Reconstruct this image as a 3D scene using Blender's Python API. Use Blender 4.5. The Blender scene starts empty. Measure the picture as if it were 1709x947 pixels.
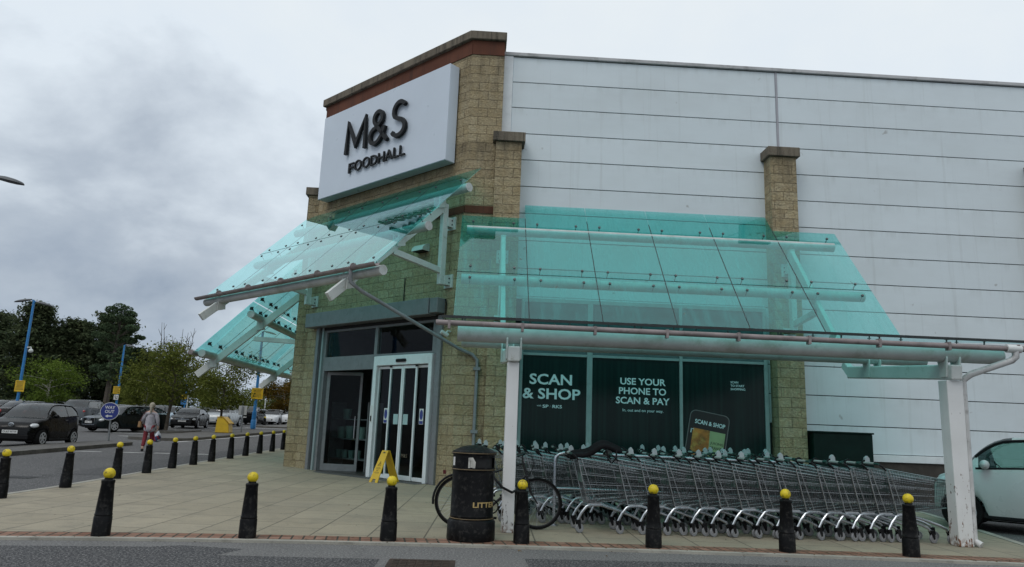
import bpy, bmesh, math, random
import numpy as np
from mathutils import Matrix, Vector
random.seed(7)
rad = math.radians
scene = bpy.context.scene
COL = scene.collection

# ------------------------------------------------------------------ camera
cam_data = bpy.data.cameras.new('camera')
cam = bpy.data.objects.new('camera', cam_data)
COL.objects.link(cam)
YAW, PIT, ROLL = rad(2.58536), rad(11.22065), rad(-2.15248)
CAM_H = 1.36
_f = Vector((math.sin(YAW)*math.cos(PIT), math.cos(YAW)*math.cos(PIT), math.sin(PIT)))
_r0 = Vector((math.cos(YAW), -math.sin(YAW), 0))
_u0 = _r0.cross(_f)
_r = _r0*math.cos(ROLL) - _u0*math.sin(ROLL)
_u = _u0*math.cos(ROLL) + _r0*math.sin(ROLL)
cam.matrix_world = Matrix(((_r.x, _u.x, -_f.x, 0), (_r.y, _u.y, -_f.y, 0), (_r.z, _u.z, -_f.z, CAM_H), (0, 0, 0, 1)))
cam_data.sensor_fit = 'HORIZONTAL'
cam_data.sensor_width = 36
cam_data.lens = 36*1209.89/1709
cam_data.clip_end = 3000
scene.camera = cam

# ------------------------------------------------------------------ world: overcast sky
world = bpy.data.worlds.new('World')
scene.world = world
world.use_nodes = True
wt = world.node_tree
for n in list(wt.nodes): wt.nodes.remove(n)
def wn(t, **k):
    n = wt.nodes.new(t)
    for a, b in k.items(): setattr(n, a, b)
    return n
def wl(a, b): wt.links.new(a, b)
SUN_EL, SUN_AZ = 52, -40
w_out = wn('ShaderNodeOutputWorld'); w_bg = wn('ShaderNodeBackground'); w_bg.inputs['Strength'].default_value = 0.1
sky = wn('ShaderNodeTexSky', sky_type='NISHITA'); sky.sun_disc = False
sky.sun_elevation = rad(SUN_EL); sky.sun_rotation = rad(SUN_AZ); sky.air_density = 1.2; sky.dust_density = 2.0
tc = wn('ShaderNodeTexCoord')
sep = wn('ShaderNodeSeparateXYZ'); wl(tc.outputs['Generated'], sep.inputs[0])
def wmath(op, a, b=None, c=None, clamp=False):
    n = wn('ShaderNodeMath', operation=op, use_clamp=clamp)
    for i, v in enumerate((a, b, c)):
        if v is None: continue
        if isinstance(v, (int, float)): n.inputs[i].default_value = v
        else: wl(v, n.inputs[i])
    return n.outputs[0]
den = wmath('ADD', wmath('MAXIMUM', sep.outputs[2], 0.0), 0.42)
cx = wmath('DIVIDE', sep.outputs[0], den); cy = wmath('DIVIDE', sep.outputs[1], den)
comb = wn('ShaderNodeCombineXYZ'); wl(cx, comb.inputs[0]); wl(cy, comb.inputs[1])
nz1 = wn('ShaderNodeTexNoise'); nz1.inputs['Scale'].default_value = 2.3; nz1.inputs['Detail'].default_value = 7; nz1.inputs['Roughness'].default_value = 0.55
nz1.inputs['Distortion'].default_value = 0.15
wl(comb.outputs[0], nz1.inputs['Vector'])
# cloud thickness: billows, thinner high up and to the right, thick and blue-grey low on the left
thick = wmath('MULTIPLY_ADD', nz1.outputs['Fac'], 1.3, -0.49)
low = wmath('SUBTRACT', 1.0, wmath('MULTIPLY', wmath('MAXIMUM', sep.outputs[2], 0.0), 1.9), clamp=True)
left = wmath('MULTIPLY_ADD', sep.outputs[0], -0.95, 0.30, clamp=True)
thick = wmath('ADD', thick, wmath('MULTIPLY', wmath('MULTIPLY', low, left), 0.80))
ramp = wn('ShaderNodeValToRGB'); wl(thick, ramp.inputs[0])
cr = ramp.color_ramp
cr.elements[0].position = 0.02; cr.elements[0].color = (7.6, 8.15, 8.5, 1)
cr.elements[1].position = 0.85; cr.elements[1].color = (2.6, 3.2, 4.1, 1)
e = cr.elements.new(0.28); e.color = (7.1, 7.8, 8.45, 1)
e = cr.elements.new(0.55); e.color = (4.3, 4.9, 5.65, 1)
hz = wmath('SUBTRACT', 1.0, wmath('MULTIPLY', wmath('ABSOLUTE', sep.outputs[2]), 7.0), clamp=True)
mixh = wn('ShaderNodeMix', data_type='RGBA'); wl(wmath('MULTIPLY', hz, 0.55), mixh.inputs[0]); wl(ramp.outputs[0], mixh.inputs[6]); mixh.inputs[7].default_value = (3.9, 4.8, 6.1, 1)
mixs = wn('ShaderNodeMix', data_type='RGBA'); mixs.inputs[0].default_value = 0.06; wl(mixh.outputs[2], mixs.inputs[6]); wl(sky.outputs[0], mixs.inputs[7])
wl(mixs.outputs[2], w_bg.inputs['Color']); wl(w_bg.outputs[0], w_out.inputs[0])

sun_d = bpy.data.lights.new('sun', 'SUN'); sun_d.energy = 0.7; sun_d.angle = rad(25); sun_d.color = (1.0, 0.97, 0.93)
sun = bpy.data.objects.new('sun', sun_d); COL.objects.link(sun)
_sd = Vector((math.sin(rad(SUN_AZ))*math.cos(rad(SUN_EL)), -abs(math.cos(rad(SUN_AZ)))*math.cos(rad(SUN_EL)), math.sin(rad(SUN_EL))))
sky.sun_rotation = math.atan2(_sd.x, _sd.y)
sun.rotation_euler = _sd.to_track_quat('Z', 'Y').to_euler()
sun.location = (0, 0, 60)

scene.view_settings.view_transform = 'Standard'
scene.view_settings.look = 'None'
scene.view_settings.gamma = 1
scene.view_settings.exposure = 0.14
scene.view_settings.use_curve_mapping = False
scene.cycles.max_bounces = 10
scene.cycles.transparent_max_bounces = 32
scene.cycles.use_denoising = True
scene.cycles.caustics_reflective = False
scene.cycles.caustics_refractive = False

# ------------------------------------------------------------------ materials
def new_mat(name):
    m = bpy.data.materials.new(name); m.use_nodes = True
    nt = m.node_tree
    for n in list(nt.nodes): nt.nodes.remove(n)
    out = nt.nodes.new('ShaderNodeOutputMaterial')
    return m, nt, out
class NT:
    def __init__(s, nt): s.nt = nt
    def n(s, t, **k):
        n = s.nt.nodes.new(t)
        for a, b in k.items(): setattr(n, a, b)
        return n
    def l(s, a, b): s.nt.links.new(a, b)
    def val(s, inp, v):
        if isinstance(v, (int, float)): inp.default_value = v
        elif isinstance(v, tuple): inp.default_value = v if len(v) == 4 else (*v, 1)
        else: s.l(v, inp)
    def math(s, op, a, b=None, c=None, clamp=False):
        n = s.n('ShaderNodeMath', operation=op, use_clamp=clamp)
        for i, v in enumerate((a, b, c)):
            if v is not None: s.val(n.inputs[i], v)
        return n.outputs[0]
    def mix(s, f, a, b, blend='MIX'):
        n = s.n('ShaderNodeMix', data_type='RGBA', blend_type=blend)
        s.val(n.inputs[0], f); s.val(n.inputs[6], a); s.val(n.inputs[7], b)
        return n.outputs[2]
    def noise(s, vec, scale, detail=4, rough=0.55, dist=0.0):
        n = s.n('ShaderNodeTexNoise'); n.inputs['Scale'].default_value = scale; n.inputs['Detail'].default_value = detail
        n.inputs['Roughness'].default_value = rough; n.inputs['Distortion'].default_value = dist
        if vec is not None: s.l(vec, n.inputs['Vector'])
        return n.outputs['Fac']
    def ramp(s, f, lo, hi, a=0.0, b=1.0):
        n = s.n('ShaderNodeMapRange'); n.clamp = True
        s.val(n.inputs[0], f)
        for i, v in zip((1, 2, 3, 4), (lo, hi, a, b)): n.inputs[i].default_value = v
        return n.outputs[0]
    def mapping(s, vec, scale=(1, 1, 1), loc=(0, 0, 0), rot=(0, 0, 0)):
        n = s.n('ShaderNodeMapping'); n.inputs['Scale'].default_value = scale; n.inputs['Location'].default_value = loc; n.inputs['Rotation'].default_value = rot
        s.l(vec, n.inputs[0]); return n.outputs[0]
    def bump(s, h, strength=0.3, dist=0.02, normal=None):
        n = s.n('ShaderNodeBump'); n.inputs['Strength'].default_value = strength; n.inputs['Distance'].default_value = dist
        s.l(h, n.inputs['Height'])
        if normal is not None: s.l(normal, n.inputs['Normal'])
        return n.outputs[0]
    def pbsdf(s, out, color, rough=0.5, metal=0.0, normal=None, spec=0.5, coat=0.0):
        p = s.n('ShaderNodeBsdfPrincipled')
        s.val(p.inputs['Base Color'], color); s.val(p.inputs['Roughness'], rough); s.val(p.inputs['Metallic'], metal)
        p.inputs['Specular IOR Level'].default_value = spec; p.inputs['Coat Weight'].default_value = coat; p.inputs['Coat Roughness'].default_value = 0.05
        if normal is not None: s.l(normal, p.inputs['Normal'])
        s.l(p.outputs[0], out.inputs[0]); return p
def obj_coords(t, spread=True):
    c = t.n('ShaderNodeTexCoord').outputs['Object']
    if spread:
        oi = t.n('ShaderNodeObjectInfo')
        v = t.n('ShaderNodeVectorMath', operation='ADD'); t.l(c, v.inputs[0])
        k = t.n('ShaderNodeCombineXYZ'); t.l(t.math('MULTIPLY', oi.outputs['Random'], 37.0), k.inputs[0]); t.l(t.math('MULTIPLY', oi.outputs['Random'], 91.0), k.inputs[2])
        t.l(k.outputs[0], v.inputs[1]); c = v.outputs[0]
    return c
MATS = {}
def simple(name, col, rough=0.5, metal=0.0, var=0.12, scale=4.0, bump=0.0, bscale=60.0, spec=0.5, coat=0.0, dirt=0.0, dirtcol=(0.05, 0.045, 0.035), dscale=6.0):
    if name in MATS: return MATS[name]
    m, nt, out = new_mat(name); t = NT(nt)
    c = obj_coords(t)
    f = t.ramp(t.noise(c, scale, 5), 0.3, 0.7, 1-var, 1+var)
    colr = t.n('ShaderNodeVectorMath', operation='SCALE'); colr.inputs[0].default_value = col; t.l(f, colr.inputs['Scale'])
    colr = colr.outputs[0]
    if dirt > 0:
        d = t.ramp(t.noise(c, dscale, 8, 0.7), 0.52, 0.68, 0, dirt)
        colr = t.mix(d, colr, dirtcol)
    nrm = t.bump(t.noise(c, bscale, 3), bump, 0.01) if bump else None
    r = t.ramp(t.noise(c, scale*3, 3), 0.3, 0.7, max(0.02, rough-0.08), min(1, rough+0.08))
    t.pbsdf(out, colr, r, metal, nrm, spec, coat)
    MATS[name] = m; return m

def uvc(t): return t.n('ShaderNodeTexCoord').outputs['UV']

def mat_stone():
    m, nt, out = new_mat('split_face_stone'); t = NT(nt); uv = uvc(t); oc = t.n('ShaderNodeTexCoord').outputs['Object']
    wob = t.noise(oc, 7, 3)
    b = t.n('ShaderNodeTexBrick'); b.offset = 0.5
    b.inputs['Scale'].default_value = 1; b.inputs['Brick Width'].default_value = 0.46; b.inputs['Row Height'].default_value = 0.228
    b.inputs['Mortar Size'].default_value = 0.008; b.inputs['Mortar Smooth'].default_value = 0.5; b.inputs['Bias'].default_value = -0.1
    b.inputs['Color1'].default_value = (0.35, 0.29, 0.185, 1); b.inputs['Color2'].default_value = (0.475, 0.405, 0.27, 1); b.inputs['Mortar'].default_value = (0.225, 0.19, 0.13, 1)
    v = t.n('ShaderNodeVectorMath', operation='ADD'); t.l(uv, v.inputs[0])
    k = t.n('ShaderNodeCombineXYZ'); t.l(t.math('MULTIPLY', wob, 0.014), k.inputs[0]); t.l(t.math('MULTIPLY', wob, 0.010), k.inputs[1]); t.l(k.outputs[0], v.inputs[1])
    t.l(v.outputs[0], b.inputs['Vector'])
    big = t.noise(oc, 0.55, 5); fine = t.noise(oc, 22, 6, 0.65); mid = t.noise(oc, 5, 4)
    c = t.mix(t.ramp(mid, 0.35, 0.7, 0, 0.5), b.outputs['Color'], (0.40, 0.30, 0.15))
    c = t.mix(t.ramp(fine, 0.45, 0.65, 0, 0.45), c, (0.20, 0.15, 0.085))
    c = t.mix(t.ramp(fine, 0.44, 0.32, 0, 0.35), c, (0.64, 0.53, 0.34))
    streak = t.noise(t.mapping(oc, (5, 5, 0.5)), 1.0, 6, 0.6)
    c = t.mix(t.math('MULTIPLY', t.ramp(streak, 0.52, 0.75, 0, 0.6), t.ramp(big, 0.4, 0.62)), c, (0.075, 0.06, 0.045))
    sz = t.n('ShaderNodeSeparateXYZ'); t.l(oc, sz.inputs[0])
    wz = t.math('ADD', t.ramp(sz.outputs[2], 8.6, 10.6, 0, 1), t.math('MULTIPLY', t.ramp(sz.outputs[2], 7.2, 8.15, 0, 1), t.ramp(sz.outputs[2], 8.15, 8.3, 1, 0)), clamp=True)
    wz = t.math('MULTIPLY', wz, t.ramp(t.noise(t.mapping(oc, (3.5, 3.5, 0.7)), 1.0, 6, 0.65), 0.42, 0.66, 0.12, 0.78))
    c = t.mix(wz, c, (0.10, 0.082, 0.058))
    h = t.math('MULTIPLY_ADD', t.math('SUBTRACT', 1.0, b.outputs['Fac']), 1.1, t.math('MULTIPLY', fine, 0.9))
    h = t.math('ADD', h, t.math('MULTIPLY', t.noise(oc, 9, 4), 0.9))
    t.pbsdf(out, c, 0.92, 0, t.bump(h, 1.0, 0.05), 0.2)
    return m
def mat_coping():
    m, nt, out = new_mat('weathered_concrete_coping'); t = NT(nt); oc = t.n('ShaderNodeTexCoord').outputs['Object']; uv = uvc(t)
    big = t.noise(oc, 1.5, 6, 0.65); fine = t.noise(oc, 30, 5, 0.7); st = t.noise(t.mapping(oc, (9, 9, 0.8)), 1, 6)
    c = t.mix(t.ramp(big, 0.3, 0.7), (0.21, 0.18, 0.135), (0.12, 0.10, 0.078))
    c = t.mix(t.ramp(st, 0.48, 0.68, 0, 0.8), c, (0.035, 0.032, 0.026))
    c = t.mix(t.ramp(fine, 0.45, 0.8, 0, 0.5), c, (0.25, 0.23, 0.19))
    j = t.n('ShaderNodeTexBrick'); j.offset = 0; t.l(uv, j.inputs['Vector']); j.inputs['Scale'].default_value = 1; j.inputs['Brick Width'].default_value = 0.9; j.inputs['Row Height'].default_value = 4; j.inputs['Mortar Size'].default_value = 0.008
    c = t.mix(t.math('MULTIPLY', j.outputs['Fac'], 0.8), c, (0.03, 0.03, 0.028))
    t.pbsdf(out, c, 0.95, 0, t.bump(fine, 0.5, 0.01), 0.2)
    return m
def mat_redband():
    m, nt, out = new_mat('red_brick_band'); t = NT(nt); oc = t.n('ShaderNodeTexCoord').outputs['Object']; uv = uvc(t)
    c = t.mix(t.ramp(t.noise(oc, 1.2, 5), 0.3, 0.7), (0.095, 0.036, 0.022), (0.14, 0.055, 0.032))
    c = t.mix(t.ramp(t.noise(t.mapping(oc, (4, 4, 0.6)), 1, 6), 0.5, 0.75, 0, 0.7), c, (0.045, 0.025, 0.02))
    j = t.n('ShaderNodeTexBrick'); j.offset = 0; t.l(uv, j.inputs['Vector']); j.inputs['Scale'].default_value = 1; j.inputs['Brick Width'].default_value = 0.6; j.inputs['Row Height'].default_value = 4; j.inputs['Mortar Size'].default_value = 0.006
    c = t.mix(t.math('MULTIPLY', j.outputs['Fac'], 0.6), c, (0.05, 0.03, 0.025))
    t.pbsdf(out, c, 0.85, 0, t.bump(t.noise(oc, 40, 4), 0.3, 0.006), 0.25)
    return m
def mat_cladding():
    m, nt, out = new_mat('white_metal_cladding'); t = NT(nt); oc = t.n('ShaderNodeTexCoord').outputs['Object']
    g = t.n('ShaderNodeNewGeometry')
    c = t.mix(t.math('MULTIPLY', g.outputs['Random Per Island'], 1.0), (0.60, 0.665, 0.69), (0.655, 0.72, 0.745))
    big = t.noise(t.mapping(oc, (0.5, 1, 0.8)), 1.1, 5, 0.6)
    c = t.mix(t.ramp(big, 0.42, 0.75, 0, 0.35), c, (0.50, 0.54, 0.54))
    st = t.noise(t.mapping(oc, (7, 1, 0.25)), 1, 7, 0.65)
    c = t.mix(t.ramp(st, 0.57, 0.78, 0, 0.35), c, (0.36, 0.385, 0.37))
    sp = t.noise(oc, 3.1, 2, 0.5)
    c = t.mix(t.ramp(sp, 0.74, 0.78, 0, 0.5), c, (0.22, 0.2, 0.17))
    sz = t.n('ShaderNodeSeparateXYZ'); t.l(oc, sz.inputs[0])
    ph = t.math('FRACT', t.math('DIVIDE', t.math('SUBTRACT', 10.69-0.0, sz.outputs[2]), 0.6925))
    drip = t.math('MULTIPLY', t.ramp(ph, 0.0, 0.35, 1, 0), t.ramp(t.noise(t.mapping(oc, (5, 1, 0.4)), 1, 6, 0.65), 0.48, 0.7, 0, 0.30))
    c = t.mix(drip, c, (0.33, 0.35, 0.33))
    t.pbsdf(out, c, t.ramp(big, 0.3, 0.7, 0.42, 0.55), 0, t.bump(t.noise(t.mapping(oc, (0.6, 1, 2.2)), 0.9, 3), 0.14, 0.05), 0.4)
    return m
def mat_paving():
    m, nt, out = new_mat('concrete_slab_paving'); t = NT(nt); uv = uvc(t); oc = t.n('ShaderNodeTexCoord').outputs['Object']
    b = t.n('ShaderNodeTexBrick'); b.offset = 0.5
    t.l(t.mapping(uv, (1, 1, 1), (0.13, 0.1, 0), (0, 0, rad(91.5))), b.inputs['Vector'])
    b.inputs['Scale'].default_value = 1; b.inputs['Brick Width'].default_value = 0.92; b.inputs['Row Height'].default_value = 0.68
    b.inputs['Mortar Size'].default_value = 0.011; b.inputs['Mortar Smooth'].default_value = 0.3; b.inputs['Bias'].default_value = 0.0
    b.inputs['Color1'].default_value = (0.335, 0.288, 0.205, 1); b.inputs['Color2'].default_value = (0.40, 0.345, 0.248, 1); b.inputs['Mortar'].default_value = (0.115, 0.098, 0.07, 1)
    big = t.noise(oc, 0.45, 6, 0.6); fine = t.noise(oc, 55, 4, 0.7); mid = t.noise(oc, 4, 6, 0.65)
    c = t.mix(t.ramp(big, 0.35, 0.7, 0, 0.55), b.outputs['Color'], (0.20, 0.19, 0.155))
    c = t.mix(t.ramp(mid, 0.5, 0.75, 0, 0.4), c, (0.165, 0.155, 0.128))
    c = t.mix(t.ramp(fine, 0.4, 0.7, 0, 0.5), c, (0.15, 0.14, 0.11))
    spot = t.noise(oc, 11, 2, 0.4)
    c = t.mix(t.ramp(spot, 0.71, 0.74, 0, 0.6), c, (0.06, 0.057, 0.05))
    c = t.mix(t.ramp(t.noise(oc, 1.1, 7, 0.7, 0.6), 0.55, 0.68, 0, 0.35), c, (0.11, 0.10, 0.078))
    c = t.mix(t.ramp(t.noise(oc, 14, 2, 0.4), 0.75, 0.77, 0, 0.35), c, (0.42, 0.40, 0.34))
    h = t.math('MULTIPLY_ADD', t.math('SUBTRACT', 1.0, b.outputs['Fac']), 1.0, t.math('MULTIPLY', fine, 0.35))
    t.pbsdf(out, c, t.ramp(big, 0.3, 0.7, 0.72, 0.88), 0, t.bump(h, 0.5, 0.008), 0.3)
    return m
def mat_asphalt(name='asphalt', base=(0.085, 0.084, 0.084), dark=(0.055, 0.055, 0.057)):
    m, nt, out = new_mat(name); t = NT(nt); oc = t.n('ShaderNodeTexCoord').outputs['Object']
    big = t.noise(oc, 0.16, 6, 0.6); mid = t.noise(oc, 1.3, 6, 0.65); fine = t.noise(oc, 42, 4, 0.8)
    vo = t.n('ShaderNodeTexVoronoi'); vo.inputs['Scale'].default_value = 85; t.l(oc, vo.inputs['Vector'])
    c = t.mix(t.ramp(big, 0.35, 0.65), base, dark)
    c = t.mix(t.ramp(mid, 0.45, 0.75, 0, 0.5), c, dark)
    c = t.mix(t.ramp(fine, 0.50, 0.64, 0, 0.9), c, (0.30, 0.29, 0.28))
    c = t.mix(t.ramp(fine, 0.46, 0.34, 0, 0.8), c, (0.022, 0.022, 0.024))
    # hairline cracks
    cr_ = t.n('ShaderNodeTexVoronoi'); cr_.feature = 'DISTANCE_TO_EDGE'; cr_.inputs['Scale'].default_value = 0.35
    wv = t.n('ShaderNodeVectorMath', operation='ADD'); t.l(oc, wv.inputs[0])
    kk = t.n('ShaderNodeCombineXYZ'); t.l(t.math('MULTIPLY', mid, 1.6), kk.inputs[0]); t.l(t.math('MULTIPLY', t.noise(oc, 2.1, 4), 1.6), kk.inputs[1]); t.l(kk.outputs[0], wv.inputs[1])
    t.l(wv.outputs[0], cr_.inputs['Vector'])
    c = t.mix(t.math('MULTIPLY', t.ramp(cr_.outputs['Distance'], 0.0, 0.006, 0.6, 0), t.ramp(big, 0.45, 0.6)), c, (0.02, 0.02, 0.02))
    t.pbsdf(out, c, 0.85, 0, t.bump(t.math('ADD', vo.outputs['Distance'], fine), 0.6, 0.008), 0.35)
    return m
def mat_brickstrip():
    m, nt, out = new_mat('red_paver_strip'); t = NT(nt); uv = uvc(t); oc = t.n('ShaderNodeTexCoord').outputs['Object']
    b = t.n('ShaderNodeTexBrick'); b.offset = 0.0; t.l(t.mapping(uv,(1,1,1),(0,0.04,0),(0,0,rad(-8))), b.inputs['Vector'])
    b.inputs['Scale'].default_value = 1; b.inputs['Brick Width'].default_value = 0.13; b.inputs['Row Height'].default_value = 0.19; b.inputs['Mortar Size'].default_value = 0.012
    b.inputs['Color1'].default_value = (0.20, 0.095, 0.06, 1); b.inputs['Color2'].default_value = (0.29, 0.165, 0.115, 1); b.inputs['Mortar'].default_value = (0.045, 0.038, 0.028, 1)
    c = t.mix(t.ramp(t.noise(oc, 3, 6, 0.7), 0.5, 0.72, 0, 0.75), b.outputs['Color'], (0.19, 0.155, 0.115))
    c = t.mix(t.ramp(t.noise(oc, 9, 5, 0.7), 0.52, 0.72, 0, 0.6), c, (0.06, 0.05, 0.035))
    t.pbsdf(out, c, 0.9, 0, t.bump(t.math('SUBTRACT', t.noise(oc, 50, 3), b.outputs['Fac']), 0.5, 0.006), 0.3)
    return m
def mat_canopy_glass():
    m, nt, out = new_mat('teal_tinted_glass'); t = NT(nt); oc = t.n('ShaderNodeTexCoord').outputs['Object']
    tr = t.n('ShaderNodeBsdfTransparent'); tr.inputs[0].default_value = (0.62, 0.952, 0.93, 1)
    gl = t.n('ShaderNodeBsdfGlossy'); gl.inputs['Color'].default_value = (0.70, 0.93, 0.94, 1); gl.inputs['Roughness'].default_value = 0.015
    df = t.n('ShaderNodeBsdfDiffuse'); df.inputs[0].default_value = (0.07, 0.62, 0.60, 1)
    tl = t.n('ShaderNodeBsdfTranslucent'); tl.inputs[0].default_value = (0.07, 0.44, 0.43, 1)
    ds = t.n('ShaderNodeMixShader'); ds.inputs[0].default_value = 0.5; t.l(df.outputs[0], ds.inputs[1]); t.l(tl.outputs[0], ds.inputs[2])
    dirt = t.ramp(t.noise(oc, 1.3, 6, 0.6), 0.3, 0.75, 0.03, 0.11)  # teal diffuse share imitates sky light scattered in the glass
    dirt = t.math('ADD', dirt, t.ramp(t.noise(t.mapping(oc, (7, 0.9, 0.9)), 1, 6, 0.65), 0.50, 0.74, 0, 0.15))  # grime streaks added to that share
    mx = t.n('ShaderNodeMixShader'); t.l(dirt, mx.inputs[0]); t.l(tr.outputs[0], mx.inputs[1]); t.l(ds.outputs[0], mx.inputs[2])
    fr = t.n('ShaderNodeFresnel'); fr.inputs[0].default_value = 1.55
    geo = t.n('ShaderNodeNewGeometry')
    rr_ = t.math('SUBTRACT', 1.0, fr.outputs[0]); rr_ = t.math('SUBTRACT', 1.0, t.math('MULTIPLY', rr_, rr_))
    fac = t.math('MULTIPLY', rr_, t.math('SUBTRACT', 1.0, geo.outputs['Backfacing']))
    m2 = t.n('ShaderNodeMixShader'); t.l(fac, m2.inputs[0]); t.l(mx.outputs[0], m2.inputs[1]); t.l(gl.outputs[0], m2.inputs[2])
    sp_ = t.n('ShaderNodeBsdfDiffuse'); sp_.inputs[0].default_value = (0.16, 0.17, 0.14, 1)
    m3 = t.n('ShaderNodeMixShader'); t.l(t.ramp(t.noise(oc, 5.5, 3, 0.55), 0.73, 0.77, 0, 0.55), m3.inputs[0]); t.l(m2.outputs[0], m3.inputs[1]); t.l(sp_.outputs[0], m3.inputs[2])
    t.l(m3.outputs[0], out.inputs[0])
    return m
def mat_clear_glass(name='clear_glass', tint=(0.80, 0.86, 0.86), ior=1.5):
    m, nt, out = new_mat(name); t = NT(nt)
    tr = t.n('ShaderNodeBsdfTransparent'); tr.inputs[0].default_value = (*tint, 1)
    gl = t.n('ShaderNodeBsdfGlossy'); gl.inputs['Roughness'].default_value = 0.01
    fr = t.n('ShaderNodeFresnel'); fr.inputs[0].default_value = ior
    geo = t.n('ShaderNodeNewGeometry')
    fac = t.math('MULTIPLY', fr.outputs[0], t.math('SUBTRACT', 1.0, geo.outputs['Backfacing']))
    m2 = t.n('ShaderNodeMixShader'); t.l(fac, m2.inputs[0]); t.l(tr.outputs[0], m2.inputs[1]); t.l(gl.outputs[0], m2.inputs[2])
    t.l(m2.outputs[0], out.inputs[0]); return m
def mat_vinyl():
    m, nt, out = new_mat('dark_green_window_vinyl'); t = NT(nt); oc = t.n('ShaderNodeTexCoord').outputs['Object']
    c = t.mix(t.ramp(t.noise(t.mapping(oc, (14, 1, 0.3)), 1, 4), 0.4, 0.65), (0.0035, 0.013, 0.0125), (0.006, 0.022, 0.020))  # vertical streaks paint curtain-like reflections into the vinyl colour
    t.pbsdf(out, c, 0.15, 0, t.bump(t.noise(oc, 0.8, 2), 0.02, 0.05), 0.16); return m
def mat_steel_paint():
    m, nt, out = new_mat('white_painted_steel'); t = NT(nt); oc = obj_coords(t)
    big = t.noise(oc, 1.6, 6, 0.65); fine = t.noise(oc, 14, 5, 0.7)
    c = t.mix(t.ramp(big, 0.4, 0.72, 0, 0.6), (0.62, 0.64, 0.62), (0.46, 0.49, 0.45))
    st = t.noise(t.mapping(oc, (3, 3, 3)), 2.4, 7, 0.72)
    c = t.mix(t.ramp(st, 0.57, 0.70, 0, 0.55), c, (0.27, 0.29, 0.22))
    c = t.mix(t.ramp(fine, 0.70, 0.76, 0, 0.6), c, (0.10, 0.085, 0.06))
    t.pbsdf(out, c, 0.42, 0, t.bump(fine, 0.08, 0.005), 0.45); return m
def mat_post_paint():
    m, nt, out = new_mat('chipped_white_post_paint'); t = NT(nt); oc = obj_coords(t, False)
    fine = t.noise(t.mapping(oc, (9, 9, 3)), 2.0, 6, 0.7); big = t.noise(oc, 2, 5)
    c = t.mix(t.ramp(big, 0.4, 0.7, 0, 0.5), (0.72, 0.72, 0.71), (0.58, 0.58, 0.56))
    sp = t.n('ShaderNodeSeparateXYZ'); t.l(oc, sp.inputs[0])
    lowf = t.ramp(sp.outputs[2], 0.1, 1.6, 0.12, 0.0)
    chip = t.ramp(t.math('ADD', fine, lowf), 0.685, 0.70)
    c = t.mix(chip, c, t.mix(t.ramp(big, 0.4, 0.6), (0.05, 0.035, 0.025), (0.16, 0.06, 0.025)))
    rust = t.math('MULTIPLY', t.ramp(sp.outputs[2], 0.0, 0.14, 1, 0), t.ramp(t.noise(oc, 18, 5), 0.42, 0.6))
    c = t.mix(rust, c, (0.16, 0.065, 0.02))
    t.pbsdf(out, c, 0.45, 0, t.bump(t.math('SUBTRACT', 1.0, chip), 0.3, 0.003), 0.45); return m
def mat_leaf(name, c1, c2, c3):
    m, nt, out = new_mat(name); t = NT(nt)
    g = t.n('ShaderNodeNewGeometry'); oc = t.n('ShaderNodeTexCoord').outputs['Object']
    c = t.mix(g.outputs['Random Per Island'], c1, c2)
    c = t.mix(t.ramp(t.noise(oc, 0.45, 3), 0.45, 0.68, 0, 0.8), c, c3)
    d = t.n('ShaderNodeBsdfDiffuse'); t.l(c, d.inputs[0])
    tl = t.n('ShaderNodeBsdfTranslucent'); t.l(c, tl.inputs[0])
    mx = t.n('ShaderNodeMixShader'); mx.inputs[0].default_value = 0.25; t.l(d.outputs[0], mx.inputs[1]); t.l(tl.outputs[0], mx.inputs[2])
    t.l(mx.outputs[0], out.inputs[0]); return m

STONE, COPING, REDB, CLAD = mat_stone(), mat_coping(), mat_redband(), mat_cladding()
PAVING, ASPHALT, STRIP = mat_paving(), mat_asphalt(), mat_brickstrip()
PATCH = mat_asphalt('dark_asphalt_patch', (0.045, 0.045, 0.048), (0.032, 0.032, 0.035))
CGLASS, GLASS, VINYL = mat_canopy_glass(), mat_clear_glass('door_glass', (0.72, 0.78, 0.78), 1.28), mat_vinyl()
STEEL, POSTP = mat_steel_paint(), mat_post_paint()
CARGLASS = mat_clear_glass('car_window_glass', (0.30, 0.36, 0.36), 1.95)
KERB = simple('kerb_concrete', (0.33, 0.315, 0.27), 0.9, var=0.2, scale=3, bump=0.3, dirt=0.5)
DARK = simple('dark_recess', (0.012, 0.012, 0.012), 0.8)
JOINT = simple('dark_joint_seal', (0.02, 0.026, 0.026), 0.7)
GREY = simple('grey_powder_coat', (0.185, 0.188, 0.195), 0.45, var=0.1, dirt=0.25)
GREYL = simple('pale_grey_frame', (0.25, 0.31, 0.31), 0.45, var=0.08, dirt=0.2)
WHITE = simple('white_gloss_frame', (0.72, 0.75, 0.76), 0.35, var=0.05, dirt=0.15, dirtcol=(0.35, 0.35, 0.33))
SIGNW = simple('white_sign_face', (0.575, 0.64, 0.715), 0.35, var=0.03, scale=0.8, dirt=0.1, dirtcol=(0.5, 0.52, 0.55), dscale=1.5)
LETTER = simple('dark_sign_letters', (0.014, 0.015, 0.016), 0.5, var=0.2, spec=0.2)
BLACKP = simple('black_cast_paint', (0.005, 0.0051, 0.0056), 0.45, var=0.35, scale=7, bump=0.12, bscale=18, spec=0.14, dirt=0.6, dirtcol=(0.055, 0.052, 0.047), dscale=17)
BLACK = simple('black_plastic', (0.008, 0.008, 0.009), 0.5, var=0.3, spec=0.2)
RUBBER = simple('black_rubber', (0.006, 0.006, 0.006), 0.8, spec=0.15, var=0.3, bump=0.2)
GREYRUB = simple('grey_rubber', (0.20, 0.205, 0.215), 0.6, var=0.2)
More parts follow.
